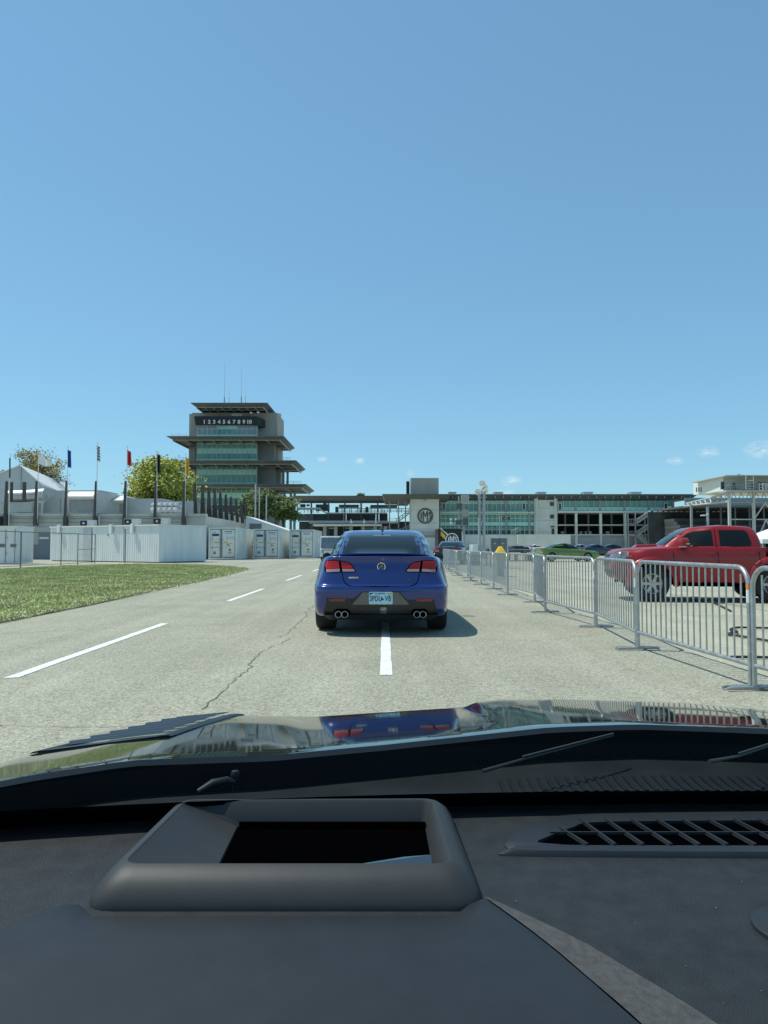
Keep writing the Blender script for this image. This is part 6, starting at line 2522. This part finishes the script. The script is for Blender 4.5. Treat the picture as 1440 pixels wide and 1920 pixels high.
# yellow cap on a post
YY = 30.0
yx = XP(938, YY)
yc = thing('yellow_marker', 'yellow pyramid-topped cover on a post behind the barriers', 'marker', (yx, YY, 0))
mb = MB()
w = .215
mb.hexa([(yx - w, YY - w, .92), (yx + w, YY - w, .92), (yx + w, YY + w, .92), (yx - w, YY + w, .92)],
        [(yx - .06, YY - .06, 1.19), (yx + .06, YY - .06, 1.19), (yx + .06, YY + .06, 1.19), (yx - .06, YY + .06, 1.19)])
mb.box(yx - w, yx + w, YY - w, YY + w, .72, .9195)
mb.build('cap', 'yellow_plastic', yc, bevel=.02)
cube('post', 'galv_dull', yc, yx - .12, yx + .12, YY - .12, YY + .12, 0, .718)
# street sign
SY = 62.0
sg_ = thing('sign_post', 'thin pole with a dark sign arm pointing right, before the pit building', 'sign', (XP(937, SY), SY, 0))
beam('pole', 'galv_dull', sg_, [(XP(937, SY), SY, 0), (XP(937, SY), SY, ZP(968, SY)), (XP(935.5, SY), SY, ZP(965, SY))], .05, 8)
b_ = MB()
b_.box(XP(942, SY), XP(957, SY), SY - .02, SY + .02, ZP(974, SY), ZP(970.5, SY))
b_.build('sign_blade', 'sign_black', sg_)
beam('arm', 'galv_dull', sg_, [(XP(936.5, SY), SY, ZP(967, SY)), (XP(942.5, SY), SY, ZP(972, SY))], .03)
cube('sign_strip', 'steel_pale', sg_, XP(945, SY), XP(953, SY), SY - .03, SY - .021, ZP(972.7, SY), ZP(971.7, SY))
# speaker and light mast
MY = 150.0
sm = thing('lattice_mast', 'dark lattice mast with panels and four small lamps before the pit building', 'mast', (XP(866, MY), MY, 0))
for px in (861, 871):
    for dy in (0, 1.2):
        beam('mast_leg', 'steel_grey', sm, [(XP(px, MY), MY + dy, 0), (XP(px, MY), MY + dy, ZP(930, MY))], .09)
for k in range(10):
    z = 1 + k * 1.05
    beam('mast_web', 'steel_grey', sm, [(XP(861 if k % 2 else 871, MY), MY, z), (XP(871 if k % 2 else 861, MY), MY, z + 1.05)], .06)
for xa, xb, ya, yb, m in ((865, 879, 928, 944, 'steel_pale'), (856, 866, 944, 955, 'steel_dark'), (866, 878, 955, 968, 'steel_grey'), (854, 866, 975, 984, 'steel_dark'), (868, 878, 972, 985, 'steel_dark')):
    cube('panel', m, sm, XP(xa, MY), XP(xb, MY), MY - .4, MY - .12, ZP(yb, MY), ZP(ya, MY))
for k in range(4):
    cube('panel_slat', 'steel_grey', sm, XP(866 + k * 3.3, MY), XP(867 + k * 3.3, MY), MY - .47, MY - .403, ZP(943, MY), ZP(929, MY))
for px, py in ((845.5, 974), (854.5, 974), (846, 980.5), (854.5, 980.5)):
    mb = MB()
    mb.lathe([(.0001, -.1), (.20, -.08), (.23, .1), (.0001, .12)], 'Y', 12, tuple(P(px, py, MY)))
    mb.build('lamp', 'lamp_white', sm, smooth=True)
beam('lamp_arm', 'steel_dark', sm, [P(845, 977, MY), P(862, 977, MY)], .06)
beam('lamp_arm', 'steel_dark', sm, [P(851, 970, MY), P(851, 984, MY)], .06)
# black sign truck with the emblem
BY_ = 98.0
bt = thing('sign_truck', 'black box truck with a white IMS roundel and yellow and white stripes', 'truck', (XP(843, BY_), BY_, 0))
XT2, ZT2 = lambda px: XP(px, BY_), lambda py: ZP(py, BY_)
b_ = MB()
b_.box(XT2(821.5), XT2(866), BY_, BY_ + 6, .75, ZT2(991.5))
b_.build('cargo_box', 'sign_black', bt)
for x in (XT2(826), XT2(858)):
    mb = MB()
    mb.lathe([(.0001, -.14), (.46, -.14), (.5, -.08), (.5, .08), (.46, .14), (.0001, .14)], 'Y', 20, (x, BY_ + .4, .5))
    mb.build('wheel', 'rubber', bt, smooth=True)
cube('chassis', 'steel_dark', bt, XT2(822), XT2(865), BY_ + .3, BY_ + 5.7, .45, .748)
cube('corner_light', 'sign_white', bt, XT2(866) + .005, XT2(867.5), BY_, BY_ + .2, .9, ZT2(996))
rr_ = (XT2(860) - XT2(835)) / 2
rc = (XT2(847.5), BY_ - .03, ZT2(1012))
mb = MB()
mb.lathe([(rr_, .03), (rr_, -.05), (rr_ * .86, -.05), (rr_ * .86, .02)], 'Y', 40, rc)
rng_ = mb.build('roundel', 'sign_white', bt)
mb = MB()
mb.lathe([(rr_ * .86, -.004), (.0001, -.004)], 'Y', 40, rc)
mb.build('roundel_back', 'sign_black', rng_)
ims(rng_, rc[0], BY_ - .07, rc[2], rr_ * 1.02, 'sign_white', .03)
for a, b, w, m in (((826, 990.5), (840, 1003), 1.6, 'sign_white'), ((829.5, 992), (842, 1001.5), 1.4, 'flag_green'), ((826.5, 1000), (835, 1008), 4.2, 'label_yellow')):
    p, q = P(a[0], a[1], BY_), P(b[0], b[1], BY_)
    mb = MB()
    h = w * BY_ / F_PX
    mb.prism([(p.x, BY_ - .03, p.z - h), (q.x, BY_ - .03, q.z - h), (q.x, BY_ - .03, q.z + h), (p.x, BY_ - .03, p.z + h)], (0, .025, 0))
    mb.build('stripe', m, bt)
# pop-up canopy at the right edge
CY_ = 44.0
pc = thing('popup_canopy', 'white pop-up canopy at the right edge behind the pickup bed', 'canopy', (XP(1450, CY_), CY_, 0))
xa, xb = XP(1430, CY_), XP(1520, CY_)
mb = MB()
zc0 = ZP(1011, CY_)
mb.add([(xa, CY_, zc0), (xb, CY_, zc0), (xb, CY_ + 2.9, zc0), (xa, CY_ + 2.9, zc0), ((xa + xb) / 2, CY_ + 1.45, zc0 + .75)], [(0, 1, 4), (1, 2, 4), (2, 3, 4), (3, 0, 4)])
mb.box(xa, xb, CY_ - .01, CY_ + .01, zc0 - .25, zc0 - .001)
mb.box(xa - .01, xa + .01, CY_ + .011, CY_ + 2.9, zc0 - .25, zc0 - .001)
mb.build('canopy_cloth', 'tent_white', pc)
for x in (xa + .03, xb - .03):
    for y in (CY_ + .03, CY_ + 2.87):
        beam('leg', 'steel_pale', pc, [(x, y, 0), (x, y, zc0 - .02)], .025)
# lamp post behind the truck
lp = thing('lamp_post', 'grey street lamp with a short arm behind the pickup roof', 'lamp post', (XP(1329, 95), 95, 0))
beam('pole', 'galv_dull', lp, [(XP(1329, 95), 95, 0), (XP(1329, 95), 95, ZP(962, 95)), (XP(1326, 95), 95, ZP(966, 95)), (XP(1318, 95), 95, ZP(966, 95))], .09, 8)
cube('lamp_head', 'lamp_white', lp, XP(1315, 95), XP(1322, 95), 94.85, 95.15, ZP(967.5, 95), ZP(965.5, 95))
# black hoses on the lot
for nm, pts, lab in (('hose', [(1445, 1178), (1400, 1177), (1378, 1177), (1366, 1181), (1379, 1185), (1362, 1189), (1385, 1193), (1445, 1203)], 'black hose with kinked loop lying on the lot behind the nearest barriers'),
                     ('hose', [(1290, 1127), (1330, 1129), (1358, 1141), (1368, 1146)], 'short black hose end on the lot before the pickup'),
                     ('hose', [(1365, 1232), (1400, 1232), (1445, 1233)], 'thin black cable crossing the lot behind the nearest barrier')):
    q = []
    for px, py in pts:
        g = G(px, py)
        q.append((g[0], g[1], .012))
    mb = MB()
    mb.tube([tuple(p) for p in catmull(q, 5)], .016, 6)
    o_ = mb.build('hose', 'cable', smooth=True)
    tag(o_, lab, 'hose')
# steel grating strip where the barrier run meets the lot
bar2 = thing('steel_rack', 'low dark barred rack on the lot left of the green sedan', 'rack', (XP(985, 56), 56, 0))
for k in range(14):
    x = XP(955 + k * 3, 56)
    beam('bar', 'steel_dark', bar2, [(x, 56, .1), (x, 56, .95)], .03)
for z in (.1, .95):
    beam('rail', 'galv_dull', bar2, [(XP(952, 56), 56, z), (XP(997, 56), 56, z)], .04)
for px in (952, 997):
    beam('post', 'galv_dull', bar2, [(XP(px, 56), 56, 0), (XP(px, 56), 56, 1.25)], .045)
beam('rail', 'galv_dull', bar2, [(XP(952, 56), 56, 1.25), (XP(997, 56), 56, 1.25)], .05)

# ------------------------------------------------------------------ trees
def tree(name, label, cx, cy, base_z, h, rx, rz, pal, n_leaf, seed, sparse=False, trunk_r=.25, leaf=.28):
    rd = random.Random(seed)
    root = thing(name, label, 'tree', (cx, cy, 0), 'trees behind the buildings')
    cz = h - rz
    tb_ = MB()
    tb_.tube([(cx, cy, base_z), (cx + .1, cy, cz * .5), (cx, cy, cz), (cx, cy, cz + rz * .5)], [trunk_r, trunk_r * .8, trunk_r * .5, trunk_r * .15], 8)
    tips = []
    for k in range(26):
        a = rd.uniform(0, 2 * math.pi)
        el = rd.uniform(-.25, 1.35)
        rr = rd.uniform(.72, 1.0)
        p0 = Vector((cx, cy, cz - rz * rd.uniform(.2, .6)))
        p1 = Vector((cx + rx * rr * math.cos(a) * math.cos(el), cy + rx * rr * math.sin(a) * math.cos(el), cz + rz * rr * math.sin(el)))
        pm = p0.lerp(p1, .5) + Vector((rd.gauss(0, .3), rd.gauss(0, .3), rz * .12))
        tb_.tube([p0, pm, p1], [trunk_r * .35, trunk_r * .2, trunk_r * .06], 5)
        tips += [p1, pm.lerp(p1, .5), pm]
        for j in range(3):
            q = pm.lerp(p1, rd.uniform(.1, .8))
            q2 = q + Vector((rd.gauss(0, rx * .22), rd.gauss(0, rx * .22), rd.uniform(-.05, .25) * rz))
            tb_.tube([q, q2], [trunk_r * .12, trunk_r * .04], 4)
            tips.append(q2)
    tb_.build('trunk', 'bark', root, smooth=True)
    vs, fs, mi = [], [], []
    clumps = []
    for p in tips:
        if sparse and rd.random() < .45:
            continue
        clumps.append((p, rd.uniform(.14, .26) * rx, rd.random()))
    per = n_leaf // len(clumps)
    for p, cr, tone in clumps:
        for k in range(per):
            d = Vector((rd.gauss(0, 1), rd.gauss(0, 1), rd.gauss(0, .75)))
            c = p + d * cr * .55
            s = leaf * rd.uniform(.6, 1.3)
            u = Vector((rd.gauss(0, 1), rd.gauss(0, 1), rd.gauss(0, .6))).normalized()
            v = u.orthogonal().normalized()
            k0 = len(vs)
            vs += [tuple(c - u * s), tuple(c + v * s * .55), tuple(c + u * s), tuple(c - v * s * .55)]
            fs.append((k0, k0 + 1, k0 + 2, k0 + 3))
            r = tone * .6 + rd.random() * .4
            mi.append(0 if r < .40 else (1 if r < .75 else 2))
    me = bpy.data.meshes.new('crown')
    me.from_pydata(vs, [], fs)
    for i in range(3):
        me.materials.append(MATS['leaf_%s%d' % (pal, i)])
    me.polygons.foreach_set('material_index', mi)
    link('crown', me, root)
    return root


TY = 105.0
tree('autumn_tree', 'sparse autumn tree with bare twigs behind the white flag and tent', XP(64, TY), TY, 0, ZP(838, TY), XP(122, TY) - XP(64, TY), 4.2, 'autumn', 5200, 3, True, .22, .15)
TY = 100.0
tree('maple_tree', 'yellow-green tree left of the pagoda tower', XP(298, TY), TY, 0, ZP(862, TY), XP(378, TY) - XP(298, TY), 4.4, 'gold', 15000, 8, False, .3, .22)
TY = 140.0
tree('oak_tree', 'dark green tree with pale poles in front, below the pagoda tower', XP(486, TY), TY, 0, ZP(917, TY), 3.9, 4.2, 'dark', 10000, 12, False, .3, .24)
TY = 146.0
tree('oak_tree', 'dark green tree right of the pale poles, lower than its neighbour', XP(530, TY), TY, 0, ZP(932, TY), 3.6, 3.6, 'dark', 9000, 17, False, .3, .24)
# distant flat treetop over the canopy
TY = 330.0
tree('oak_tree', 'small dark treetop showing above the grandstand canopy', XP(675, TY), TY, 0, ZP(924.5, TY), 2.2, 1.6, 'dark', 1500, 23, True, .2, .22)
